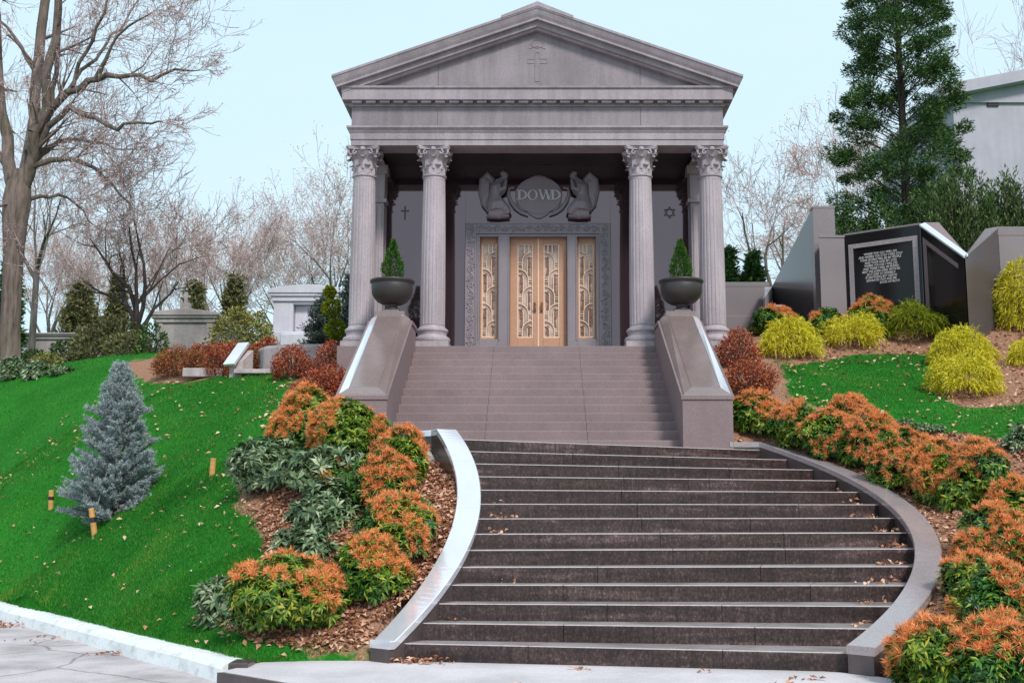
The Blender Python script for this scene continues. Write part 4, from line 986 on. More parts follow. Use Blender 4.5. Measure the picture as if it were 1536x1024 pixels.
def leafdoor(x0, x1, first, hs):
    zb, zt = FLOOR+.01, zdt+.02; zg0, zg1 = Zp(506.5, Yd), Zp(366.5, Yd); w = x1-x0; gx0, gx1 = x0+w*(.26 if hs > 0 else .18), x1-w*(.18 if hs > 0 else .26)
    mb = MB(); mb.box(x0, gx0, Yd, Yd+.07, zb, zt); mb.box(gx1, x1, Yd, Yd+.07, zb, zt); mb.box(gx0+.0005, gx1-.0005, Yd+.0005, Yd+.069, zb, zg0); mb.box(gx0+.0005, gx1-.0005, Yd+.0005, Yd+.069, zg1, zt)
    d = mb.build('door', M['doorbronze'], mau, bevel=.005)
    grille(d, gx0, gx1, zg0, zg1, Yd+.012, first)
    mb = MB(); hx = x1-.07 if hs > 0 else x0+.07; hz = Zp(461, Yd)
    mb.box(hx-.022, hx+.022, Yd-.012, Yd+.01, hz-.11, hz+.11); mb.tube([(hx, Yd-.01, hz-.08), (hx+.02*hs, Yd-.06, hz-.05), (hx-.01*hs, Yd-.065, hz), (hx+.02*hs, Yd-.06, hz+.05), (hx, Yd-.01, hz+.08)], .012, 6)
    mb.build('handle', M['rust'], d)
xm_ = (xd0+xd1)/2
leafdoor(xd0+.004, xm_-.003, 1, 1); leafdoor(xm_+.003, xd1-.004, -1, -1)
mb = MB(); mb.box(xm_-.014, xm_+.014, Yd-.012, Yd+.02, FLOOR+.012, zdt); mb.build('meeting_strip', M['grille'], mau)
def side(x0, x1, first):
    zb, zt = zsb-.01, zdt+.02; zg0, zg1 = Zp(506, Yd), Zp(366, Yd); mb = MB()
    mb.box(x0+.003, x0+.035, Yd, Yd+.06, zb, zt); mb.box(x1-.035, x1-.003, Yd, Yd+.06, zb, zt); mb.box(x0+.0355, x1-.0355, Yd+.001, Yd+.06, zb, zg0); mb.box(x0+.0355, x1-.0355, Yd+.001, Yd+.06, zg1, zt)
    s = mb.build('sidelight', M['doorbronze'], mau, bevel=.004); grille(s, x0+.036, x1-.036, zg0, zg1, Yd+.01, first)
side(xa0, xa1, 1); side(xb0, xb1, -1)
mb = MB(); mb.box(xa0-.1, xb1+.1, Yd+.075, Yd+.4, FLOOR, zdt+.1); mb.build('dark_interior', M['soil'], mau)
# ------------------------------------------------------------------ name plaque and kneeling angels
pc = at(808, 297, YW).x
def ell(cx, cz, rx, rz, n=40, a0=0, a1=2*PI): return [(cx+rx*math.cos(t), cz+rz*math.sin(t)) for t in np.linspace(a0, a1, n, endpoint=abs(a1-a0) < 6)]
pz = lambda py: Zp(py, YW)
mb = MB()
mb.prismY(ell(pc, pz(294), .485, pz(280)-pz(308)), YW-.060, YW+.02)
mb.prismY(ell(pc, pz(279), .27, pz(264)-pz(279)), YW-.050, YW+.02)
mb.prismY([(pc-.36, pz(298)), (pc-.20, pz(322)), (pc-.05, pz(328)), (pc+.05, pz(328)), (pc+.20, pz(322)), (pc+.36, pz(298))], YW-.044, YW+.02)
pq = mb.build('name_plaque', M['carved'], mau, bevel=.012)
for g in (-1, 1):
    mb = MB(); pts = [at(808+g*dx, py, YW) for dx, py in ((37,283),(44,284),(45.5,292),(42,303),(35,313),(26,320),(16,325))]; mb.tube([(p.x, YW-.055, p.z) for p in pts], [.03,.035,.04,.045,.045,.035,.012], 8)
    pts = [at(808+g*dx, py, YW) for dx, py in ((36,306),(28,312),(20,321))]; mb.tube([(p.x, YW-.05, p.z) for p in pts], [.012,.03,.01], 6)
    mb.build('scroll_bracket', M['surround'], pq)
# letters D O W D as cut capitals
mb = MB(); zb, zt = pz(301.5), pz(286.5); hh = zt-zb; yy = YW-.062
def bar(p, q, w, k): 
    p, q = Vector(p), Vector(q); mb.prismY([(p.x-w, p.y), (p.x+w, p.y), (q.x+w, q.y), (q.x-w, q.y)], yy-.03-k*.002, yy+.02)
def serif(cx, z, w, k): mb.prismY([(cx-w, z-.009), (cx+w, z-.009), (cx+w, z+.009), (cx-w, z+.009)], yy-.031-k*.002, yy+.02)
def ringl(cx, cz, rx, rz, tx, tz_, a0, a1, k):
    n = 26; ts = np.linspace(a0, a1, n); O = [(cx+rx*math.cos(t), cz+rz*math.sin(t)) for t in ts]; I = [(cx+(rx-tx)*math.cos(t), cz+(rz-tz_)*math.sin(t)) for t in ts]
    for i in range(n-1): mb.prismY([O[i], I[i], I[i+1], O[i+1]], yy-.030-k*.002, yy+.02)
def Dl(x): bar((x-.075, zb), (x-.075, zt), .024, 0); serif(x-.085, zb+.009, .05, 1); serif(x-.085, zt-.009, .05, 1); ringl(x-.07, (zb+zt)/2, .16, hh/2, .045, .018, -PI/2, PI/2, 2)
lx = [at(px, 294, YW).x for px in (784.5, 799, 818.5, 834.5)]
Dl(lx[0]); ringl(lx[1], (zb+zt)/2, .105, hh/2*1.03, .042, .014, 0, 2*PI, 0)
for a, b, w, k in ((-.125, -.055, .022, 0), (-.055, .005, .010, 1), (.005, .065, .022, 2), (.065, .125, .010, 3)):
    bar((lx[2]+(a if k % 2 == 0 else b), zt if k % 2 == 0 else zt), (lx[2]+(b if k % 2 == 0 else a), zb), w, k) if k % 2 == 0 else bar((lx[2]+a, zb), (lx[2]+b, zt), w, k)
for cx in (-.125, .005, .125): serif(lx[2]+cx, zt-.009, .036, 4)
Dl(lx[3]); mb.build('lettering', M['lettering'], pq, fix=True)
def remesh_obj(name, mb, mat, parent, vox, sm=4):
    o = mb.build(name, None, None); r = o.modifiers.new('r', 'REMESH'); r.mode = 'VOXEL'; r.voxel_size = vox
    s = o.modifiers.new('s', 'SMOOTH'); s.factor = .5; s.iterations = sm
    dg = bpy.context.evaluated_depsgraph_get(); me = bpy.data.meshes.new_from_object(o.evaluated_get(dg)); bpy.data.objects.remove(o); me.name = name; me.shade_smooth()
    return link(name, me, mat, parent)
def ellip(mb, c, r, ax=None, seg=16):
    vs = []; fs = []; nr = 10; Mx = ax or Matrix.Identity(3)
    for i in range(nr+1):
        t = PI*i/nr
        for k in range(seg):
            a = 2*PI*k/seg; vs.append(Vector(c)+Mx@Vector((r[0]*math.sin(t)*math.cos(a), r[1]*math.sin(t)*math.sin(a), -r[2]*math.cos(t))))
    for i in range(nr):
        for k in range(seg): fs.append((i*seg+k, i*seg+(k+1) % seg, (i+1)*seg+(k+1) % seg, (i+1)*seg+k))
    mb.add(vs, fs)
def angel(g):                                           # g=+1: left figure facing right
    cx = at(745.5 if g > 0 else 871, 300, YW).x; y = YW-.14
    def Q(dx, py, dy=0): return (cx+g*dx*.01334, y+dy, Zp(py, YW))
    e = bpy.data.objects.new('angel', None); COL.objects.link(e); e.parent = mau; e.location = (cx, YW-21.1, Zp(327, YW)-FLOOR)
    inv = Matrix.Translation(-Vector((cx, YW, Zp(327, YW))))
    mb = MB()
    mb.tube([Q(-2,319), Q(-4,308), Q(-3,296), Q(0,284), Q(4,276), Q(9,271)], [.20,.17,.135,.145,.10,.055], 14)   # hips to bowed neck
    ellip(mb, Q(12,267), (.070,.075,.085), Matrix.Rotation(g*.5, 3, 'Y'))                                      # head bowed forward
    ellip(mb, Q(15.5,268.5), (.022,.02,.03)); ellip(mb, Q(10,263.5), (.07,.08,.06))
    mb.tube([Q(-4,312,-.03), Q(6,310,-.07), Q(14,318,-.06), Q(18,324,-.04)], [.16,.13,.10,.08], 12)            # bent thigh under the robe
    mb.tube([Q(14,321,-.03), Q(4,325,-.03), Q(-12,324,-.02)], [.07,.10,.09], 12)                                # folded shin and hem
    mb.tube([Q(2,281,-.10), Q(6,292,-.14), Q(12,288,-.15), Q(14,277,-.12), Q(14.5,273,-.1)], [.062,.055,.045,.036,.03], 10)
    mb.tube([Q(4,281,.05), Q(9,293,.02), Q(13,287,-.06), Q(14.5,276,-.09)], [.06,.05,.042,.03], 10)
    for k in range(5): mb.tube([Q(-5+k*2.2,296,-.11), Q(-5+k*3.6,309,-.17), Q(-6+k*5,323,-.10)], [.014,.020,.012], 6)
    b = remesh_obj('figure', mb, M['surround'], e, .016, 3); b.matrix_parent_inverse = inv
    mb = MB()
    mb.tube([Q(-3,288,.08), Q(-9,272,.07), Q(-15,265,.06), Q(-20,272,.05), Q(-21,290,.05), Q(-18,308,.04), Q(-14,318,.04)], [.05,.085,.09,.10,.11,.085,.03], 12)
    mb.tube([Q(-6,286,.05), Q(-13,276,.03), Q(-17,290,.02), Q(-14,306,.02), Q(-11,314,.02)], [.05,.07,.08,.06,.02], 10)
    for k in range(6): mb.tube([Q(-12-k*1.6,274+k*1.5,-.035), Q(-13-k*1.6,292+k*2,-.045), Q(-11-k*1.1,307+k*2.2,-.02)], [.016,.022,.01], 6)
    w = remesh_obj('wing', mb, M['carved'], e, .014, 2); w.matrix_parent_inverse = inv
    mb = MB(); mb.tube([Q(-14,326.5), Q(-8,325), Q(4,326), Q(14,325), Q(19,326.5)], [.05,.075,.07,.075,.04], 10); p0, p1 = Q(-16,0), Q(20,0)
    mb.box(p0[0], p1[0], YW-.22, YW, Zp(329, YW), Zp(326, YW)); pl = remesh_obj('rock_base', mb, M['carved'], e, .02, 2); pl.matrix_parent_inverse = inv
angel(1); angel(-1)
# ------------------------------------------------------------------ urns and their topiary
urn(-1, 'dark stone urn on the left stair pedestal, holding a small conifer', 'small cone shaped conifer in the urn on the left pedestal')
urn(1, 'dark stone urn on the right stair pedestal, holding a small conifer', 'small cone shaped conifer in the urn on the right pedestal')
# ------------------------------------------------------------------ memorial walls on the right
def topped(poly, zb, zts, name, mats, parent, ct=.06, ov=.02, cmat='memorial'):
    """upright wall on a plan outline with its own top height at every corner, and a thin coping"""
    mb = MB(); mb.prism(poly, zb, [z-ct for z in zts]); o = mb.build(name, mats, parent, fix=True)
    c = Vector((sum(p[0] for p in poly)/len(poly), sum(p[1] for p in poly)/len(poly)))
    q = [tuple(Vector(p)+(Vector(p)-c).normalized()*ov) for p in poly]
    mb = MB(); mb.prism(q, [z-ct for z in zts], zts); mb.build('coping', M[cmat], o if parent is None else parent, fix=True, bevel=.008)
    return o
def P2(px, Y): p = at(px, 400, Y); return (p.x, p.y)
def PZ(px, py, Y): return at(px, py, Y).z
mem = thing('memorial', (*P2(1390, 24.5), 5.2), 'zigzag memorial of polished granite with a black panel of white inscribed verse', 'memorial')
zb = 4.2
# left pillar
topped([P2(1230, 25.), P2(1268, 25.), P2(1275, 25.7), P2(1237, 25.7)], zb, [PZ(1250,353,25.)]*4, 'pillar', M['memorial'], mem)
A, B = Vector(P2(1268.5, 25.0)), Vector(P2(1383, 24.0)); n2 = Vector((-(B-A).y, (B-A).x)).normalized()
zA = PZ(1268, 351, 25.)
topped([tuple(A), tuple(B), tuple(B+n2*.3), tuple(A+n2*.3)], zb, [zA]*4, 'panel_wall', M['black'], mem, .045)
d = (B-A).normalized(); L = (B-A).length
def onp(u, z, o=0): p = A+d*u-n2*o; return (p.x, p.y, z)
def pbox(u0, u1, z0, z1, o0, o1, mb):
    v = [onp(u0,z0,o1),onp(u1,z0,o1),onp(u1,z0,o0),onp(u0,z0,o0),onp(u0,z1,o1),onp(u1,z1,o1),onp(u1,z1,o0),onp(u0,z1,o0)]
    mb.add(v, [(0,3,2,1),(4,5,6,7),(0,1,5,4),(1,2,6,5),(2,3,7,6),(3,0,4,7)])
mb = MB(); zt = zA-.27; zf = 5.0; fw = .10
pbox(.09, .09+fw, zf, zt, -.01, .03, mb); pbox(L-.17, L-.06, zf, zt, -.01, .03, mb); pbox(.09+fw+.001, L-.171, zt-fw, zt-.001, -.01, .029, mb); pbox(.09+fw+.001, L-.171, zf, zf+fw, -.01, .029, mb)
mb.build('panel_frame', M['frame'], mem)
lines = ['WHERE YOU GO I WILL GO', 'AND WHERE YOU STAY I WILL STAY', 'YOUR PEOPLE WILL BE MY PEOPLE', 'AND YOUR GOD MY GOD', 'WHERE YOU DIE I WILL DIE', 'AND THERE I WILL BE BURIED', 'MAY THE LORD DEAL WITH ME', 'BE IT EVER SO SEVERELY', 'IF ANYTHING BUT DEATH', 'SEPARATES YOU AND ME', '                      BOOK OF RUTH']
tc = bpy.data.curves.new('inscription', 'FONT'); tc.body = '\n'.join(lines); tc.align_x = 'CENTER'; tc.size = .074; tc.space_line = .90; tc.shear = .12; tc.extrude = .003; tc.offset = .0008; tc.resolution_u = 2
to = bpy.data.objects.new('tmp', tc); COL.objects.link(to)
me = bpy.data.meshes.new_from_object(to.evaluated_get(bpy.context.evaluated_depsgraph_get())); bpy.data.objects.remove(to); me.materials.clear()
u0 = L*.5-.05; zz = zA-.56
me.transform(Matrix.Diagonal((.80, 1, 1, 1))); me.transform(Matrix(((d.x, 0, -n2.x, A.x+d.x*u0-n2.x*.004), (d.y, 0, -n2.y, A.y+d.y*u0-n2.y*.004), (0, 1, 0, zz), (0, 0, 0, 1))))
link('inscription', me, M['lettering'], mem)
# prow: left wing sloping down to a low nose, right wing rising again
N_ = Vector(P2(1447, 22.5)); C_ = Vector(P2(1500, 24.0)); zn = PZ(1447, 384, 22.5); zB = PZ(1384, 336, 24.0); zC = PZ(1500, 341, 24.0)
dn = (N_-B).normalized(); nb = Vector((-dn.y, dn.x)); 
if nb.y < 0: nb = -nb
w1 = .40
B2, N2 = B+nb*w1+Vector((.05, .0)), N_+(Vector(P2(1500, 24.0))-N_).normalized()*.16
mb = MB(); mb.prism([tuple(B+Vector((.004,0))), tuple(N_), tuple(N2), tuple(B2)], zb, [zB-.05, zn-.05, zn-.03, zB-.03]); mb.build('left_wing', M['black'], mem, fix=True)
mb = MB(); o = -nb*.02; mb.prism([tuple(B+o), tuple(N_+o+dn*.02), tuple(N_+nb*.08+dn*.02), tuple(B+nb*.13)], [zB-.05, zn-.05, zn-.0, zB-.0], [zB-.01, zn-.01, zn+.045, zB+.045]); mb.build('bevelled_coping', M['glare'], mem, fix=True)  # bevel takes the same painted sky glare
mb = MB(); mb.prism([tuple(B+nb*.131), tuple(N_+nb*.081), tuple(N2), tuple(B2)], [zB-.03, zn-.03, zn-.03, zB-.03], [zB+.04, zn+.04, zn+.06, zB+.06]); mb.build('coping', M['upstair'], mem, fix=True)
mb = MB(); fb = lambda f: B.lerp(N_, f)-nb*.012
for f0, f1, zo0, zo1 in ((.06, .14, 0, 0),):
    p0, p1 = fb(f0), fb(f1); q0, q1 = zB+(zn-zB)*f0-.26, zB+(zn-zB)*f1-.26
    mb.prism([tuple(p0), tuple(p1), tuple(p1+nb*.02), tuple(p0+nb*.02)], zb+.6, [q0, q1, q1, q0])
p0, p1 = fb(.14), fb(.86); q0, q1 = zB+(zn-zB)*.14-.26, zB+(zn-zB)*.86-.26
mb.prism([tuple(p0), tuple(p1), tuple(p1+nb*.019), tuple(p0+nb*.019)], [q0-.1, q1-.1, q1-.1, q0-.1], [q0-.001, q1-.001, q1-.001, q0-.001]); mb.build('wing_frame', M['upstair'], mem, fix=True)
dc = (C_-N_).normalized(); nc = Vector((-dc.y, dc.x))
mb = MB(); NS = N_+dn*.035; mb.prism([tuple(NS), tuple(C_), tuple(C_+nc*.25), tuple(NS+nc*.03+dc*.1)], zb, [zn-.03, zC-.03, zC-.03, zn-.03]); mb.build('right_wing', M['mirror'], mem, fix=True)
mb = MB(); mb.prism([tuple(NS-nc*.015), tuple(C_-nc*.015), tuple(C_+nc*.265), tuple(NS+nc*.06+dc*.1)], [zn-.028, zC-.028, zC-.028, zn-.028], [zn+.012, zC+.012, zC+.012, zn+.012]); mb.build('coping', M['memorial'], mem, fix=True)
topped([P2(1500.5, 24.0), P2(1590, 24.0), P2(1590, 24.6), P2(1503, 24.6)], zb, [PZ(1520,340,24.)]*4, 'pillar', M['memorial'], mem, .2)
# low wall between the mausoleum and the memorial, with the sloping mirror polished wing
low = thing('low_wall', (*P2(1160, 25.5), 5.0), 'low grey granite wall running from the mausoleum to the sloping polished wing', 'wall')
XW = 6.45; YL = 31.0; xl = P2(1075, YL)[0]; topped([(xl, YL), (XW-.03, YL), (XW-.03, YL+.6), (xl, YL+.6)], 4.2, [PZ(1160, 423, YL)]*4, 'wall_body', M['memorial'], low, .13, .02)
mb = MB(); mb.box(xl, XW-.04, YL-.35, YL-.002, 4.2, PZ(1160, 474, YL-.3)); mb.build('plinth', M['memorial'], low, fix=True, bevel=.01)
wing = thing('polished_wing', (*P2(1190, 25), 5.0), 'tall mirror polished granite wing sloping down to the left beside the inscribed memorial', 'wall')
T0, T1 = Vector((XW, at(1222, 400, 10).y*XW/at(1222, 400, 10).x)), Vector((XW, at(1157, 400, 10).y*XW/at(1157, 400, 10).x))
zt0, zt1 = PZ(1222, 311, T0.y), PZ(1157, 430, T1.y); dt = (T1-T0).normalized(); nt_ = Vector((-dt.y, dt.x))
if nt_.y < 0: nt_ = -nt_
mb = MB(); mb.prism([tuple(T0), (XW+.5, T0.y), (XW+.5, T1.y), tuple(T1)], 4.4, [zt0, zt0, zt1, zt1]); mb.build('sloping_slab', M['mirror'], wing, fix=True)
e0 = Vector(P2(1146, 24.44)); mb = MB(); mb.prism([tuple(e0), tuple(T1-dt*-.004), tuple(T1+nt_*.2), tuple(e0+Vector((.0,.22)))], 4.4, [PZ(1146,446,24.44), zt1-.002, zt1-.002, PZ(1146,446,24.44)]); mb.build('end_panel', M['frame'], wing, fix=True)
y0_ = T0.y-.26; topped([P2(1222.5, y0_), P2(1255, y0_), (P2(1255, y0_)[0], y0_+.25), (P2(1222.5, y0_)[0], y0_+.25)], 4.4, [PZ(1240,309,y0_)]*4, 'tall_pillar', M['memorial'], wing)
mb = MB(); p = at(1165, 466, 24.3); mb.prism([(p.x-.11,p.y),(p.x+.12,p.y),(p.x+.12,p.y+.12),(p.x-.11,p.y+.12)], 4.8, p.z+.13); o = mb.build('marker_stone', M['palestone'], bevel=.01); setp(o, 'small white marker stone peeking out over the golden shrub', 'marker')
# ------------------------------------------------------------------ other tombs
def crypt(px0, px1, ytop, yeave, ybase, Y, dep, mat, label, door=None, finial=False, hip=False, band=.16, oh=.2, steps=True, arc=False):
    x0, x1 = at(px0, yeave, Y).x, at(px1, yeave, Y).x; zt, ze, zb = at(0, ytop, Y).z, at(0, yeave, Y).z, at(0, ybase, Y).z; cx = (x0+x1)/2; w = (x1-x0)
    t = thing('small_tomb', (cx, Y, zb), label, 'tomb', 'smaller tombs around the mausoleum'); hw = w/2-oh
    mb = MB(); lo = zb-1.5
    if door:
        da, db, dt_ = at(door[0], yeave, Y).x, at(door[1], yeave, Y).x, at(0, door[2], Y).z
        mb.box(cx-hw, da, Y, Y+dep, lo, ze); mb.box(db, cx+hw, Y, Y+dep, lo, ze); mb.box(da, db, Y+.001, Y+dep, dt_, ze-.001); mb.box(da-.001, db+.001, Y+.35, Y+dep-.01, lo, dt_)
    else:
        mb.box(cx-hw, cx+hw, Y, Y+dep, lo, ze)
        mb.box(cx-hw-.02, cx-hw+.25, Y-.04, Y+.2, lo, ze-.002); mb.box(cx+hw-.25, cx+hw+.02, Y-.04, Y+.2, lo, ze-.002)
    mb.build('wall', M[mat], t, bevel=.02)
    if door: mb = MB(); mb.box(da+.03, db-.03, Y+.30, Y+.36, lo, dt_-.03); mb.build('door', M['palestone'], t)
    mb = MB(); bh = (zt-ze)*band
    mb.box(cx-hw-oh*.4, cx+hw+oh*.4, Y-oh*.4, Y+dep+oh*.4, ze, ze+bh)
    mb.box(cx-hw-oh*.75, cx+hw+oh*.75, Y-oh*.75, Y+dep+oh*.75, ze+bh, ze+bh*1.6)
    mb.build('cornice', M[mat], t, bevel=.015)
    mb = MB(); z0 = ze+bh*1.6; r = w/2
    if hip:
        y0, y1 = Y-oh, Y+dep+oh; zm = z0+(zt-z0)*.35; ra = r*.42
        mb.add([(cx-r,y0,z0),(cx+r,y0,z0),(cx+r,y1,z0),(cx-r,y1,z0),(cx-r,y0,zm),(cx+r,y0,zm),(cx+r,y1,zm),(cx-r,y1,zm),(cx-ra,Y+dep*.4,zt),(cx+ra,Y+dep*.4,zt),(cx+ra,Y+dep*.6,zt),(cx-ra,Y+dep*.6,zt)],
               [(0,1,5,4),(1,2,6,5),(2,3,7,6),(3,0,4,7),(4,5,9,8),(5,6,10,9),(6,7,11,10),(7,4,8,11),(8,9,10,11)])
    else:
        zs = z0+(zt-z0)*.45; top = [(cx+r*f, zs+(zt-zs)*((1-f*f)**1. if arc else 1-abs(f))) for f in (np.linspace(1, -1, 13) if arc else (1, 0, -1))]
        mb.prismY([(cx-r, z0), (cx+r, z0)]+top, Y-oh, Y+dep+oh)
    mb.build('roof', M[mat], t, bevel=.015)
    if finial:
        mb = MB(); mb.box(cx-.16, cx+.16, Y-.1, Y+.2, zt-.1, zt+.22); mb.box(cx-.055, cx+.055, Y, Y+.1, zt+.22, zt+.62); mb.box(cx-.15, cx+.15, Y+.003, Y+.097, zt+.42, zt+.51); mb.build('cross_finial', M[mat], t)
    if steps: mb = MB(); mb.box(cx-hw-.25, cx+hw+.25, Y-.9, Y-.05, lo, zb+.25); mb.box(cx-hw*.55, cx+hw*.6, Y-1.3, Y-.9, lo, zb+.1); mb.build('step', M[mat], t, bevel=.02)
    return t
crypt(403, 520, 428, 452, 512, 44, 5, 'palestone', 'white marble tomb with a curved roof just left of the mausoleum columns', door=(440, 486, 456), band=.3, arc=True)
crypt(226, 328, 463, 484, 560, 41, 4.5, 'pinkstone', 'weathered pinkish tomb with a low gable and stone cross on top', finial=True, steps=False, band=.3)
crypt(33, 128, 496, 509, 575, 47, 5, 'pinkstone', 'low grey tomb with a hipped roof behind the big bare tree trunk', hip=True, steps=False, band=.35)
YT = 42.; t = thing('large_tomb', (*P2(1560, YT), 7.5), 'large pale tomb with wide gable rising behind the hedge on the right', 'tomb', 'smaller tombs around the mausoleum')
x0, xm, x1 = P2(1443, YT)[0], P2(1600, YT)[0], 2*P2(1600, YT)[0]-P2(1443, YT)[0]; z155 = PZ(1443, 155, YT); zE = PZ(1440, 137, YT-.5); zP = PZ(1600, 110, YT-.5)
mb = MB(); mb.box(x0, x1, YT, YT+9, 5, z155); mb.build('wall', M['tombwall'], t)
mb = MB(); mb.prismY([(x0-.06, z155), (x1+.06, z155), (x1+.06, zE-.05), (xm, zP-.05), (x0-.06, zE-.05)], YT-.10, YT+9); mb.build('gable', M['tombwall'], t)
mb = MB(); e = .62; sl_ = (zP-zE)/(xm-x0); mb.prismY([(x0-e, zE-e*sl_-.12), (xm, zP-.04), (x1+e, zE-e*sl_-.12), (x1+e, zE-e*sl_+.36), (xm, zP+.42), (x0-e, zE-e*sl_+.36)], YT-.55, YT+9.4); mb.build('roof', M['tombwall'], t, bevel=.02)
mb = MB(); p = at(1489, 158, YT); mb.box(p.x-.22, p.x+.22, YT-.06, YT+.05, p.z-.05, z155-.004); mb.build('vent', M['mortar'], t)
cr = setp
# curved garden wall, slanted marker, low curb blocks left of the mausoleum
mb = MB(); print('GW', [tuple(round(v,2) for v in hit(x,562)) for x in (390,440,500,520)])
pts = [(387,563,26.2),(391,560,25.6),(400,558,25.2),(420,557,25.0),(450,556,24.9),(490,556,24.9),(525,556,25.0)]; rows = []
P3 = [Vector(P2(p[0], p[2])) for p in pts]; ztop = PZ(420, 516, 25.0)
for i, p in enumerate(P3):
    dd = (P3[min(i+1, len(P3)-1)]-P3[max(i-1, 0)]).normalized(); nn = Vector((-dd.y, dd.x)); zt = ztop-(.07 if i == 0 else 0)
    rows.append([(p.x, p.y, 3.4), (p.x, p.y, zt-.08), (p.x+nn.x*.03, p.y+nn.y*.03, zt-.02), (p.x+nn.x*.1, p.y+nn.y*.1, zt), (p.x+nn.x*.5, p.y+nn.y*.5, zt), (p.x+nn.x*.5, p.y+nn.y*.5, 3.4)])
mb.strip(rows); mb.f.append((0,1,2,3,4,5)); mb.m.append(0)
o = mb.build('garden_wall', M['pinkstone'], fix=True); setp(o, 'low rounded stone garden wall behind the red shrubs left of the mausoleum', 'wall')
def slab(px, py, Y, w, dpt, h, tilt, label, mat, name, cat, rz=0):
    p = at(px, py, Y); mb = MB(); mb.box(-w/2, w/2, -dpt/2, dpt/2, 0, h); o = mb.build(name, M[mat], bevel=.015); o.location = p; o.rotation_euler = (0, tilt, rz); setp(o, label, cat); return o
# slanted polished tablet between red shrubs, white sky glare put into its colour
p = at(352, 556, 24.6); t = thing('slanted_tablet', p, 'slanted polished tablet with painted white sky glare between the low red shrubs', 'marker')
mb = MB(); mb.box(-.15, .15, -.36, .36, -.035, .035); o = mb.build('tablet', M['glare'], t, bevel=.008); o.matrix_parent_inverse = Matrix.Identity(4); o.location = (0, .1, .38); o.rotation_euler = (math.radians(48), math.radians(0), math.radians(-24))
mb = MB(); mb.prism([(p.x-.12, p.y+.02), (p.x+.16, p.y+.02), (p.x+.30, p.y+.36), (p.x+.02, p.y+.36)], p.z-.4, [p.z+.22, p.z+.22, p.z+.50, p.z+.50]); mb.build('rest', M['pinkstone'], t, fix=True)
slab(380, 561, 24.6, .8, .25, .10, 0, 'low grey curb stone at the edge of the lawn near the copper shrub', 'pinkstone', 'curb_stone', 'stone block')
slab(306, 566, 25.6, .9, .3, .20, 0, 'low grey curb stone beside the broad brown hedge shrub', 'pinkstone', 'curb_stone', 'stone block')
# rocks on the left bed
def rock(px, py, w, h, seed, label):
    p = hit(px, py); rg = random.Random(seed); mb = MB(); ellip(mb, (0, 0, h*.3), (w/2, w*.35, h*.7), None, 12)
    mb.v = [(v[0]*(1+rg.uniform(-.12, .12)), v[1]*(1+rg.uniform(-.12, .12)), v[2]*(1+rg.uniform(-.1, .1))) for v in mb.v]
    o = mb.build('rock', M['rock']); o.location = p; setp(o, label, 'rock')
rock(624, 698, .48, .22, 2, 'pale field rock against the outside of the left curved wall')
# ------------------------------------------------------------------ spruce, stakes, rope
sp = hit(170, 772); spruce(sp+Vector((0,0,-.16)), 130*sp.y/F, 240*sp.y/F, 'young blue spruce standing alone on the left lawn', 11)
def stake(px, py, hpx, tilt, label, sleeve=True):
    p = hit(px, py); k = p.y/F; t = thing('wooden_stake', p, label, 'stake', 'wooden stakes guying the spruce'); h = hpx*k; ax = Vector((math.sin(tilt), -.06, math.cos(tilt)))
    mb = MB(); mb.tube([p-ax*.15, p+ax*h*.985, p+ax*h], [.045, .043, .036], 12); mb.build('post', M['wood'], t)
    if sleeve: mb = MB(); mb.tube([p+ax*h*.48, p+ax*h*.66], [.050, .050], 12); mb.build('sleeve', M['rubber'], t)
    return p+ax*h*.57
s1 = stake(142, 803, 40, -.16, 'leaning wooden stake in front of the blue spruce with black sleeve')
stake(76, 764, 27, 0, 'short wooden stake on the lawn left of the blue spruce')
stake(318, 714, 26, .05, 'short wooden stake on the lawn near the grey green shrubs', False)
mb = MB(); q = sp+Vector((.02, -.2, 1.05)); mb.tube([s1, s1.lerp(q, .5)+Vector((0,0,-.04)), q], .008, 5); o = mb.build('guy_rope', M['rope']); setp(o, 'thin grey guy rope tied from the stake into the spruce', 'rope')
# ------------------------------------------------------------------ shrubs, measured by where they stand
def dims(px, py, wpx, hpx): p = hit(px, py); k = (p.y*CT+(p.z-EYE)*ST)/F; return p, wpx*k, hpx*k
i_ = 100
def put(fn, px, py, w, h, label, Y=None, off=.30, **kw):
    global i_; i_ += 1; p, W_, H_ = dims(px, py, w, h)
    if Y: k = Y/p.y; W_ *= k; H_ *= k; q = at(px, py, Y); return fn(Vector((q.x, Y, float(gz(q.x, Y))-.04)), W_, H_+max(0, q.z-float(gz(q.x, Y))), label, i_, **kw)
    p = p+Vector((0, W_*off, 0)); p.z = float(gz(p.x, p.y))-.03
    dz = max(0, p.z-hit(px, py).z)*.6; return fn(p, W_, max(H_-dz, H_*.55), label, i_, **kw)
for a in [
 (415,968,162,122,'large rounded orange budded shrub nearest the white kerb'),
 (543,922,112,108,'orange budded shrub between the nearest one and the left curved wall'),
 (585,856,116,104,'orange budded shrub over brown leaf litter, midway down the left curved wall'),
 (570,768,104,86,'orange budded shrub below the pale field rock'),
 (600,735,80,92,'orange budded shrub right beside the pale field rock'),
 (508,708,118,104,'broad orange budded shrub in front of the left stair pedestal'),
 (452,692,92,112,'orange budded shrub with yellowish leaves next to the lawn and the red shrubs'),
 (536,668,64,58,'small budded shrub filling the gap before the left stair pedestal'),
 (500,748,60,50,'low budded shrub among the grey green ones'),
 (612,800,64,52,'low budded shrub over the litter between two larger ones'),
 (570,694,40,66,'slim upright budded shrub against the left stair pedestal')]:
    put(pieris, *a, bud=.56)
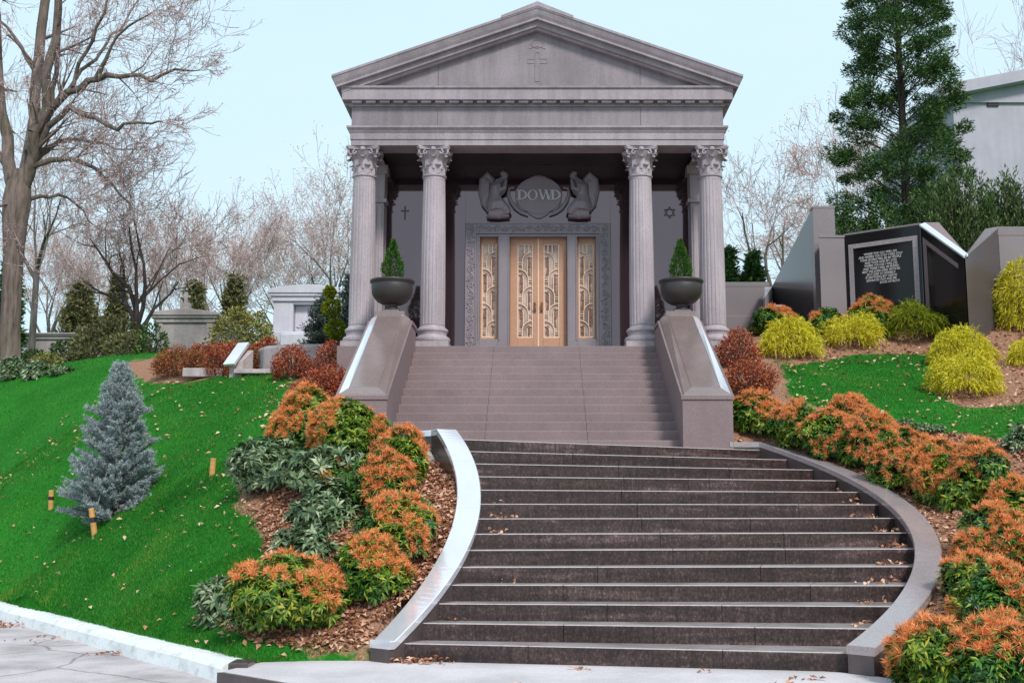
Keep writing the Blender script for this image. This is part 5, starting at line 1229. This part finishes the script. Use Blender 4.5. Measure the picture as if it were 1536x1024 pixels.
for a in [
 (322,945,64,74,'small grey green shrub at the kerb end of the left bed'),
 (455,862,100,70,'low grey green shrub behind the nearest orange budded shrub'),
 (486,808,112,88,'grey green shrub in the middle of the left bed'),
 (395,756,120,98,'broad grey green shrub at the lawn edge near the short stake'),
 (472,760,130,86,'grey green shrub below the broad orange budded one')]:
    put(rhodo, *a)
for a, kw in [
 ((256,572,86,58,'broad dark brown hedge shrub at the back of the left lawn'), dict(mat='copper')),
 ((322,566,46,54,'upright red shrub beside the slanted tablet'), dict(mat='red')),
 ((374,562,38,48,'small copper orange shrub between tablet and garden wall'), dict(mat='copper')),
 ((438,568,84,58,'rounded red brown shrub in front of the garden wall'), dict(mat='red', Y=23.3)),
 ((496,562,58,56,'red shrub tucked between the garden wall and the mausoleum base'), dict(mat='red', Y=22.4)),
 ((474,608,84,58,'red shrub along the outside of the left stair pedestal'), dict(mat='red')),
 ((496,588,56,46,'low red shrub between two others beside the left pedestal'), dict(mat='red')),
 ((286,570,60,52,'dark brown shrub between the broad hedge shrub and the tablet'), dict(mat='copper')),
 ((350,540,70,34,'red shrub standing directly behind the slanted tablet'), dict(mat='red', Y=26.6)),
 ((330,533,90,20,'low red hedge in front of the pinkish tomb'), dict(mat='red', L=.06)),
 ((402,534,60,34,'small red shrub in front of the white marble tomb'), dict(mat='red', L=.06, Y=26.5)),
 ((1112,556,74,70,'dense red shrub at the top of the right pedestal'), dict(mat='red')),
 ((1132,606,92,66,'spreading red shrub along the outside of the right pedestal'), dict(mat='red'))]:
    put(azalea, *a, **kw)
for a, kw in [
 ((1140,664,78,72,'orange budded shrub at the foot of the right stair pedestal'), {}),
 ((1205,682,74,78,'orange budded shrub second from the right pedestal'), {}),
 ((1252,698,80,80,'orange budded shrub with a dark hollow front, above the right curved wall'), {}),
 ((1282,648,66,52,'small orange budded shrub at the front edge of the right lawn'), {}),
 ((1312,708,80,90,'tall orange budded shrub above the bend of the right curved wall'), {}),
 ((1362,738,86,92,'orange budded shrub under the leaf strewn end of the right lawn'), {}),
 ((1420,762,86,100,'orange budded shrub above the bare leaf litter patch'), {}),
 ((1330,690,64,60,'low budded shrub squeezed into the middle of the right row'), {}),
 ((1390,742,60,62,'low budded shrub in a gap of the right row below the lawn'), {}),
 ((1535,800,70,80,'budded shrub cut by the right edge halfway down'), {}),
 ((1482,772,92,110,'large orange budded shrub near the right picture edge below the lawn'), {}),
 ((1508,866,112,104,'orange budded shrub on the right edge beside the bare mulch patch'), {}),
 ((1470,915,84,78,'low orange budded shrub outside the lower end of the right wall'), {}),
 ((1512,960,130,110,'orange budded shrub on the right edge above the frontmost one'), {}),
 ((1424,1040,140,100,'frontmost orange budded shrub at the end of the right curved wall'), {}),
 ((1520,1052,140,120,'orange budded shrub in the bottom right corner'), {}),
 ((1168,503,66,46,'small budded shrub behind the golden shrub by the low wall'), dict(bud=.3)),
 ((1243,507,52,46,'small budded shrub at the foot of the memorial pillar'), dict(bud=.4)),
 ((1314,500,58,56,'small budded shrub in front of the inscribed panel'), dict(bud=.5))]:
    kw.setdefault('bud', .70); put(pieris, *a, **kw)
for a, kw in [
 ((1192,542,98,74,'golden weeping shrub nearest the mausoleum'), {}),
 ((1286,527,94,62,'golden weeping shrub in front of the memorial pillar'), {}),
 ((1378,522,104,72,'yellow green weeping shrub in front of the inscribed panel'), dict(mat='goldgreen')),
 ((1468,494,100,58,'golden weeping shrub below the memorial prow'), dict(mat='goldgreen')),
 ((1456,552,106,70,'golden weeping shrub behind the front one on the mulch island'), {}),
 ((1464,600,114,76,'golden weeping shrub frontmost on the mulch island'), {}),
 ((1548,500,80,125,'tall golden shrub cut by the right picture edge'), {}),
 ((1552,550,60,46,'small golden shrub low on the right picture edge'), {})]:
    put(golden, *a, **kw)
for a, kw in [
 ((14,572,40,38,'pale leaved bush beside the big tree trunk at the left edge'), dict(L=.16)),
 ((48,570,36,30,'pale leaved bush right of the big tree trunk'), dict(L=.16)),
 ((88,564,40,16,'flat pale leaved bush below the orange mound'), dict(L=.14)),
 ((1534,678,40,44,'grey green shrub at the right lawn edge'), dict(L=.10)),
 ((1395,655,70,16,'low pale green plants edging the right lawn'), dict(L=.06)),
 ((1345,646,60,16,'low pale green plants edging the lawn further left'), dict(L=.06))]:
    put(rhodo, *a, **kw)
# ------------------------------------------------------------------ background bushes and evergreens
def back(px, py, Y): p = at(px, py, Y); return p
def bput(fn, px, py, w, h, Y, label, sink=.8, **kw):
    global i_; i_ += 1; p = at(px, py, Y); k = (p.y*CT+(p.z-EYE)*ST)/F; z = min(p.z, float(gz(p.x, p.y))); H_ = h*k+(p.z-z)
    return fn(Vector((p.x, p.y, z)), w*k, H_, label, i_, **kw)
for a, kw in [
 ((70,552,50,22,34,'low orange yellow mound of foliage near the hipped tomb'), dict(mat='oliveyel', leaf=.12)),
 ((52,548,60,26,36,'dark green clipped bush behind the orange mound'), dict(mat='yew', leaf=.14)),
 ((105,548,70,40,37,'dark spreading bush in front of the hipped tomb'), dict(mat='yew', leaf=.16)),
 ((170,560,130,96,36,'large olive bush left of the pinkish tomb'), dict(mat='olive', leaf=.17, nl=10)),
 ((128,560,70,60,35,'olive bush at the crest of the left lawn'), dict(mat='olive', leaf=.16)),
 ((190,562,80,70,34,'drab olive bush behind the blue spruce tip'), dict(mat='olive', leaf=.15)),
 ((226,540,46,58,33,'dark rounded evergreen left of the pinkish tomb'), dict(mat='conifer', leaf=.14)),
 ((352,524,92,68,40,'round yellow olive bush between the two tombs'), dict(mat='oliveyel', leaf=.17)),
 ((388,524,50,62,41,'yellow olive bush close to the white marble tomb'), dict(mat='oliveyel', leaf=.17))]:
    bput(bush, *a, **kw)
bput(conifer, 482, 518, 70, 74, 30, 'spiky grey juniper in front of the white marble tomb', mat='juniper', name='juniper', nb=110, leaf=.12, per=20, up=.45, prof=([0,.2,.6,1],[.8,1,.6,.1]))
bput(conifer, 520, 516, 44, 110, 31, 'dark juniper half hidden by the left column', mat='juniper', name='juniper', nb=90, leaf=.12, per=16, up=.5)
t = None
p = at(500, 516, 28.5); k = p.y/F; z = float(gz(p.x, p.y)); rg = np.random.default_rng(5); t = spot(Vector((p.x, p.y, z)), 'pompom_evergreen', 'golden evergreen clipped into stacked pompoms beside the left column', 'topiary', None); b = Bag()
for cy, r in ((438, 8), (462, 14), (494, 15)):
    c = at(498+(cy-460)*.15, cy, 28.5)-Vector((p.x, p.y, z)); n = 1500; u = rdir(n, rg)*rg.uniform(.7, 1., (n, 1)); b.add(*leaves(np.array(c)+u*r*k*.95*(1+.15*np.sin(u[:, :1]*9+cy)), u+rdir(n, rg)*.6, rdir(n, rg), .075, .03))
child(b, 'foliage', M['goldgreen'], t); mb = MB(); mb.tube([(0,0,-.1),(0,0,1.5)], [.05,.02]); o = mb.build('trunk', M['bark']); o.parent = t
for a, kw in [
 ((290,474,56,54,58,'dull conifer behind the pinkish tomb'), dict(leaf=.3, mat='olive')),
 ((352,470,50,62,60,'slim dull conifer between the two left tombs'), dict(leaf=.3, mat='olive')),
 ((118,520,80,100,56,'broad dull conifer behind the olive bushes on the left'), dict(leaf=.32, mat='olive')),
 ((172,520,50,110,62,'narrow brownish conifer rising behind the olive bushes'), dict(leaf=.3, mat='olive')),
 ((8,540,40,150,46,'dark conifer at the left picture edge behind the big tree'), dict(leaf=.25)),
 ((1093,432,34,62,40,'small dark conifer just right of the mausoleum columns'), dict(leaf=.2)),
 ((1131,432,44,56,40,'small dark conifer behind the low wall'), dict(leaf=.2)),
 ((1112,432,34,20,41,'tiny bright green conifer between two dark ones'), dict(leaf=.18, mat='arbor'))]:
    bput(conifer, *a, group='conifers behind the walls', **kw)
bput(clump_tree, 1362, 350, 214, 640, 33, 'tall airy dark evergreen towering behind the inscribed memorial', mat='conifer', name='tall_evergreen', nb=330, prof=([0,.08,.2,.32,.45,.6,.8,1],[.85,1.,1.,.92,.88,.72,.48,.1]))
for a, kw in [
 ((1275,345,50,50,30,'rounded dark yew behind the tall pillar'), dict(mat='conifer', leaf=.13)),
 ((1322,345,60,62,30,'rounded dark yew behind the inscribed panel'), dict(mat='conifer', leaf=.13)),
 ((1375,340,50,60,30,'pointed dark yew behind the memorial corner'), dict(mat='yew', leaf=.13))]:
    bput(bush, *a, group='yews behind the memorial', name='yew_bush', up=.8, **kw)
def upright(loc, w, h, label, seed, **kw):              # many vertical plumes
    rng = np.random.default_rng(seed); t = spot(loc, 'yew_bush', label, 'bush', 'yews behind the memorial'); b = Bag(); n = int(100*w)
    x = rng.uniform(-.5, .5, n)*w; y = rng.uniform(-.4, .4, n)*w*.6; hh = h*rng.uniform(.62, 1.05, n)*(1-.5*(x/w*1.5)**2); P, D = [], []
    for i in range(n):
        m = 130; s = rng.random(m)**.8; r = .085*(1-s)**.5+.03; a = rng.uniform(0, 2*PI, m)
        P.append(np.stack([x[i]*(1+.25*s)+np.cos(a)*r, y[i]*(1+.25*s)+np.sin(a)*r, hh[i]*s], 1)); D.append(np.stack([np.cos(a)*.5, np.sin(a)*.5, np.full(m, 1.1)], 1)+rng.normal(0, .25, (m, 3)))
    P = np.concatenate(P); D = np.concatenate(D); b.add(*leaves(P, D, rdir(len(P), rng), .15*rng.uniform(.5, 1.2, len(P)), .036, .1, .1)); child(b, 'foliage', M['yew'], t)
    b = Bag(); k = np.zeros(n); b.add(*segtubes(np.stack([x, y, k-.1], 1), np.stack([x*1.2, y*1.2, hh*.93], 1), k+.012, k+.004, 4)); child(b, 'stems', M['bark'], t); return t
bput(upright, 1440, 365, 92, 122, 29, 'upright feathery yew behind the memorial prow')
bput(upright, 1520, 365, 84, 108, 29.5, 'upright feathery yew at the right edge below the pale tomb')
# ------------------------------------------------------------------ bare trees
# the big one: hand measured limbs, then branching growth
TB = hit(14, 562); Yb = TB.y; t = thing('bare_tree', TB, 'massive bare tree with furrowed grey trunk at the left picture edge', 'tree', None); rng = np.random.default_rng(42); segs, tips = [], []
def W(px, py, dy=0): return np.array(at(px-8, py, Yb+dy)-TB)
def limb(pts, r0, r1, dy0=0, dy1=0, kids=1., L=1.45, md=3):
    r0, r1 = r0*.64, r1*.8; n = len(pts); P = [W(p[0], p[1], dy0+(dy1-dy0)*i/(n-1)) for i, p in enumerate(pts)]
    for i in range(n-1):
        ra, rb = r0+(r1-r0)*i/(n-1), r0+(r1-r0)*(i+1)/(n-1); m = (P[i]+P[i+1])/2+rng.normal(0, .06, 3)
        segs.append((P[i], m, ra, (ra+rb)/2, 1)); segs.append((m, P[i+1], (ra+rb)/2, rb, 1))
        if kids and i >= (1 if n > 3 else 0):
            for _ in range(rng.poisson(2.1*kids)):
                f = rng.random(); b = P[i]*(1-f)+P[i+1]*f; dd = P[i+1]-P[i]; dd /= np.linalg.norm(dd); pr = rng.normal(size=3)+[0, 0, .5]; pr -= dd*pr.dot(dd); pr /= np.linalg.norm(pr)
                grow(rng, b, dd*.7+pr*.8, L*rng.uniform(.5, 1.1), rb*.42, 5-md, 5, segs, tips, .25, (3, 4), .05, .0075, .75)
    grow(rng, P[-1], P[-1]-P[-2], L*.42, r1, 5-md, 5, segs, tips, .25, (4, 5), .03, .0075, .75)
k = Yb/F
limb([(38,300),(48,250),(60,180),(66,90),(76,0),(84,-60)], .34, .16, 0, 1)
limb([(38,295),(58,235),(78,165),(92,60),(96,-30)], .30, .14, 0, -1)
limb([(34,300),(20,240),(10,170),(4,80),(-8,-40)], .34, .15, 0, .5)
limb([(50,225),(84,165),(110,138),(140,121),(168,113),(205,113),(235,122),(262,108),(288,106)], .21, .035, 0, -1.5, 1.1)
limb([(44,262),(80,190),(112,160),(150,176),(185,195),(215,184),(246,182)], .17, .03, 0, -2.5, 1.)
limb([(48,262),(70,232),(96,212),(130,210),(165,215),(205,224)], .14, .025, 0, 1.5)
limb([(48,262),(85,240),(120,240),(150,252),(175,275),(203,305)], .16, .03, 0, -.5, 1.2)
limb([(48,300),(70,294),(95,292),(120,305),(140,330)], .11, .025, 0, 1)
limb([(86,162),(93,110),(96,60),(99,-20)], .14, .07, -.3, .8)
limb([(118,130),(126,95),(148,60),(165,20),(176,-20)], .10, .04, -.5, -1.2)
limb([(150,118),(175,70),(200,40),(228,24)], .08, .03, -1, -2)
limb([(98,150),(130,105),(165,70),(190,45),(215,0)], .10, .03, -.5, 1.5)
limb([(62,110),(40,70),(18,40),(-10,10)], .10, .04, .5, 1.5)
limb([(24,255),(5,230),(-20,190),(-50,150)], .18, .07, 0, 1)
limb([(30,300),(5,310),(-20,300)], .10, .03, 0, -1.5)
(b1, m1), (b2, m2) = tree_meshes(segs, tips, rng, 'bigbark', 'budleaf', leaf=.05, nleaf=2, rcut=.02); child(b1, 'limbs', M[m1], t); child(b2, 'crown', m2, t)
tp = [(21,585),(21,560),(21,540),(22,510),(23,480),(25,440),(27,400),(29,365),(31,330),(34,300),(37,275),(40,255)]; tr = [.56,.39,.32,.29,.27,.27,.27,.30,.35,.39,.33,.2]
mb = MB(); n_ = 28; rows = []
for (px, py), r in zip(tp, tr):
    c = W(px, py); rows.append([(c[0]+r*(1+.05*math.sin(3*a+c[2]*.4)+.035*math.sin(9*a+c[2]*.25)+.02*math.sin(17*a-c[2]*.5))*math.cos(a), c[1]+r*(1+.05*math.sin(3*a+c[2]*.4)+.035*math.sin(9*a))*math.sin(a), c[2]) for a in np.linspace(0, 2*PI, n_, endpoint=False)])
mb.strip(rows, True); o = mb.build('trunk', M['bigbark'], smooth=True); o.parent = t
def btree(px, py, hpx, Y, label, seed, **kw):
    p = at(px, py, Y); k = (p.y*CT+(p.z-EYE)*ST)/F; z = min(p.z, float(gz(p.x, p.y))); return bare_tree(Vector((p.x, p.y, z)), hpx*k+(p.z-z), seed, label, **kw)
btree(202, 560, 330, 36, 'dark low forking bare tree behind the blue spruce', 3, bark='darkbark', trunk=.22, r=.022, fork=5, wob=.38, kids=(4,5), leafn=2, rmin=.009)
btree(46, 545, 330, 42, 'slender bare tree just right of the big trunk', 4, bark='greybark', trunk=.45, r=.016, fork=4)
tA = btree(345, 540, 205, 62, 'wide spreading bare tree above the two left tombs', 5, bark='greybark', trunk=.22, r=.021, fork=8, ang=.6, up=.10, leafn=4, rmin=.010, leafs=.10, kids=(3,5))
tB = btree(438, 520, 172, 70, 'bare tree with pinkish twigs over the white marble tomb', 6, bark='greybark', trunk=.25, r=.019, fork=7, leafn=5, rmin=.010, leafs=.11, kids=(3,5))
def cp(t, px, py, Y, label, s, rot): p = at(px, py, Y); p.z = min(p.z, float(gz(p.x, p.y))); return copy_thing(t, p, label, s, rot)
cp(tB, 505, 520, 66, 'bare tree standing partly behind the left columns', 1.15, 2.1)
cp(tA, 262, 540, 72, 'bare tree with a pale twig crown behind the stone cross finial', .98, 1.2)
cp(tA, 130, 545, 78, 'distant bare tree above the olive bushes', 1.05, 3.3)
cp(tB, 70, 545, 84, 'distant bare tree between the big trunk and the conifer', 1.25, 2.8)
btree(1168, 440, 225, 44, 'pale twisting bare tree right of the mausoleum', 8, bark='greybark', trunk=.20, r=.022, fork=5, wob=.42, kids=(3,4), leafn=1, rmin=.009, up=.03)
btree(1262, 400, 165, 56, 'bare tree with lingering peach leaves left of the tall evergreen', 9, bark='greybark', trunk=.25, r=.016, fork=6, leaf='peachleaf', leafn=5, rmin=.011, leafs=.1)
btree(1552, 250, 165, 75, 'bare treetop showing above the pale tomb roof', 10, bark='greybark', trunk=.3, r=.013, fork=5, leafn=1, rmin=.012, leafs=.08, kids=(3,4))
# ------------------------------------------------------------------ grass, leaf litter
def scatter(n, x0, x1, y0, y1, rng): return rng.uniform(x0, x1, n), rng.uniform(y0, y1, n)
def ok_ground(X, Y): return ~inpoly(X, Y, [(-1.62,11.4),(-1.2,11.0),(3.15,9.55),(3.05,9.95),(2.9,12),(-1,12)]) & ~inpoly(X, Y, [(p[0], p[1]) for p in ROADP]) & ~inpoly(X, Y, STAIRP) & ~inpoly(X, Y, [(-3.8,21),(3.8,21),(3.8,30),(-3.8,30)]) & ~inpoly(X, Y, [(-3.05,17.1),(3.05,17.1),(3.05,21.2),(-3.05,21.2)]) & ~inpoly(X, Y, WALK) & (np.hypot(X-CL[0], Y-CL[1]) > 0) & gz_ok(X, Y)
def gz_ok(X, Y):
    px, py = projv(X, Y, gz(X, Y)); return (px > -120) & (px < 1660) & (py < 1100)
def projv(X, Y, Z):
    Hh = Z-EYE; dz = Y*CT+Hh*ST; return CX+F*X/dz, CY-F*(-Y*ST+Hh*CT)/dz
def wallband(X, Y):
    r1 = np.hypot(X-CL[0], Y-CL[1]); r2 = np.hypot(X-CR[0], Y-CR[1])
    return ((r1 > RL-WT-.01) & (r1 < RL+.05) & (X > CL[0]) & (Y < 15.2)) | ((r2 < RR+WT+.01) & (r2 > RR-.05) & (X > CR[0]) & (Y < 17.6))
gX, gY, gN = [], [], []
rng = np.random.default_rng(77)
for n, y0, y1, x0, x1 in ((210000, 10.5, 14, -7, -1), (170000, 13, 18, -9, -2), (110000, 17, 25, -13, -2.5), (45000, 24, 34, -19, -3), (120000, 15.5, 23.5, 3, 12)):
    X_, Y_ = scatter(n, x0, x1, y0, y1, rng); gX.append(X_); gY.append(Y_)
gX = np.concatenate(gX); gY = np.concatenate(gY)
edge = .08*np.sin(gX*5+gY*3)+.05*np.sin(gX*11-gY*7)+rng.normal(0, .09, len(gX))
m_ = ok_ground(gX, gY) & ~inbed(gX+edge, gY+edge*.7) & ~wallband(gX, gY); gX, gY = gX[m_], gY[m_]; n = len(gX)
P = np.stack([gX, gY, gz(gX, gY)-.008], 1); sc_ = (1+np.maximum(gY-13, 0)*.07)
D = np.stack([rng.normal(0, .35, n), rng.normal(0, .35, n), np.ones(n)], 1)
b = Bag(); b.add(*spikes(P, D, rdir(n, rng), .042*rng.uniform(.5, 1.25, n)*np.minimum(sc_, 1.3), .007*sc_)); o = b.build('grass', M['grassblade']); setp(o, 'short bright green lawn grass', 'grass', None, 'stuff')
def litter(n, x0, x1, y0, y1, cond, L, mat, seed, lift=.015):
    rng = np.random.default_rng(seed); X_, Y_ = scatter(n, x0, x1, y0, y1, rng); m_ = ok_ground(X_, Y_) & ~wallband(X_, Y_) & cond(X_, Y_, rng); X_, Y_ = X_[m_], Y_[m_]; n = len(X_)
    P = np.stack([X_, Y_, gz(X_, Y_)+lift*rng.uniform(.2, 1.4, n)], 1); nn = np.stack([rng.normal(0, .45, n), rng.normal(0, .45, n), np.ones(n)], 1)
    D = rdir(n, rng)*[1, 1, .35]; l = L*rng.uniform(.55, 1.3, n)*(1+np.maximum(Y_-13, 0)*.03)
    return leaves(P, D, unit(nn), l, l*.55, .22, .25)
b = Bag()
for n, x0, x1, y0, y1 in ((24000, -3.5, -.7, 10.6, 15.5), (6000, -6, -2.5, 14, 22), (22000, 2.4, 8, 9.3, 17.5), (8000, 5, 13, 15, 24)):
    b.add(*litter(n, x0, x1, y0, y1, lambda X, Y, r: inbed(X, Y), .075, 'litter', n))
o = b.build('leaf_litter', M['litter']); setp(o, 'brown fallen leaves covering the mulch beds', 'fallen leaves', None, 'stuff')
b = Bag()
def near(X, Y, r):
    e = r.normal(0, .45, (2, len(X))); return ~inbed(X, Y) & (inbed(X+e[0], Y+e[1]) | (r.random(len(X)) < .10))
b.add(*litter(14000, -12, -1.4, 10.6, 27, near, .075, 'paleleaf', 31, .045)); b.add(*litter(7000, 3.5, 12, 15, 24, near, .085, 'paleleaf', 32, .045))
o = b.build('scattered_leaves', M['paleleaf']); setp(o, 'pale dry leaves scattered over the lawn', 'fallen leaves', None, 'stuff')
b = Bag(); rng = np.random.default_rng(8); P = []
def heap(c, n, s): P.append(np.array(c)+np.stack([rng.normal(0, s, n), rng.normal(0, s*.45, n), np.abs(rng.normal(0, s*.16, n))+.008], 1))
heap((-1.17, 11.0, 0), 60, .10); heap((-1.0, 10.95, 0), 30, .12); heap((-.82, 11.62, 2*H), 26, .08); heap((-.35, 12.15, 4*H), 22, .07); heap((-.25, 12.3, 4*H), 10, .05)
for k_, n_, s_ in ((5, 26, .10), (6, 40, .10), (7, 18, .08), (8, 16, .10), (9, 8, .1), (10, 8, .1), (4, 18, .12), (3, 14, .10), (2, 8, .08)): heap((PR(k_)[0]-.20, PR(k_)[1]+.28, k_*H), n_, s_)
for k_, n_, s_ in ((8, 16, .12), (7, 8, .10), (9, 4, .1)): heap((PL(k_)[0]+.25, PL(k_)[1]+.15, k_*H), n_, s_)
heap((.4, 10.5, 0), 9, .04); heap((1.5, 10.3, 0), 4, .05); heap((2.3, 9.9, 0), 10, .08); heap((-.1, 9.6, 0), 2, .05); heap((2.0, 9.7, 0), 4, .12)
kd = Vector(onz(160, 982, -.15)); heap((kd.x, kd.y, -.15), 22, .10); kd = Vector(onz(8, 940, -.15)); heap((kd.x, kd.y, -.15), 60, .16); kd = Vector(onz(60, 960, -.15)); heap((kd.x, kd.y, -.15), 12, .2)
for _ in range(40): heap((rng.uniform(-.4, 3.2), rng.uniform(10.2, 15), 0), 0, .1)
P = np.concatenate(P); n = len(P); b.add(*leaves(P, rdir(n, rng)*[1, 1, .5], unit(rng.normal(0, .5, (n, 3))+[0, 0, 1]), .07*rng.uniform(.5, 1.2, n), .04, .25, .25))
o = b.build('drifted_leaves', M['litter']); setp(o, 'orange brown leaves drifted in the corners of the steps and kerb', 'fallen leaves', None, 'stuff')
# ------------------------------------------------------------------ light
w = bpy.data.worlds.new('World'); sc.world = w; w.use_nodes = True; nt = w.node_tree; bg = nt.nodes['Background']
SUN_EL, SUN_AZ = math.radians(44), math.radians(SAZ)           # azimuth measured from behind the camera towards the right
sky = nt.nodes.new('ShaderNodeTexSky'); sky.sky_type = 'NISHITA'; sky.sun_disc = False; sky.sun_elevation = SUN_EL; sky.dust_density = 2.; sky.air_density = 1.; sky.ozone_density = 1.5
sd = Vector((math.sin(SUN_AZ)*math.cos(SUN_EL), -math.cos(SUN_AZ)*math.cos(SUN_EL), math.sin(SUN_EL)))
sky.sun_rotation = math.atan2(sd.x, sd.y)
mx = nt.nodes.new('ShaderNodeMix'); mx.data_type = 'RGBA'; mx.inputs[0].default_value = VEIL; nt.links.new(sky.outputs[0], mx.inputs[6]); 
tcw = nt.nodes.new('ShaderNodeTexCoord'); mpw = nt.nodes.new('ShaderNodeMapping'); mpw.inputs['Scale'].default_value = (1.2, 1.2, 3.2); nt.links.new(tcw.outputs['Generated'], mpw.inputs[0])
nt.links.new(ramp(nt, noise(nt, 1.6, 5, mpw.outputs[0], .55), [(.3, [c*.97 for c in VCOL[:2]]+[VCOL[2]]), (.7, [VCOL[0]*1.05, VCOL[1]*1.02, VCOL[2]])]), mx.inputs[7])
nt.links.new(mx.outputs[2], bg.inputs[0]); bg.inputs[1].default_value = .10
sl = bpy.data.lights.new('sun', 'SUN'); sl.energy = SUNE; sl.angle = math.radians(SANG); sl.color = (1, .95, .88)
so = bpy.data.objects.new('sun', sl); COL.objects.link(so); so.rotation_euler = sd.to_track_quat('Z', 'Y').to_euler()
sc.view_settings.view_transform = 'Standard'; sc.view_settings.look = 'None'; sc.view_settings.exposure = EXPO; sc.view_settings.gamma = 1
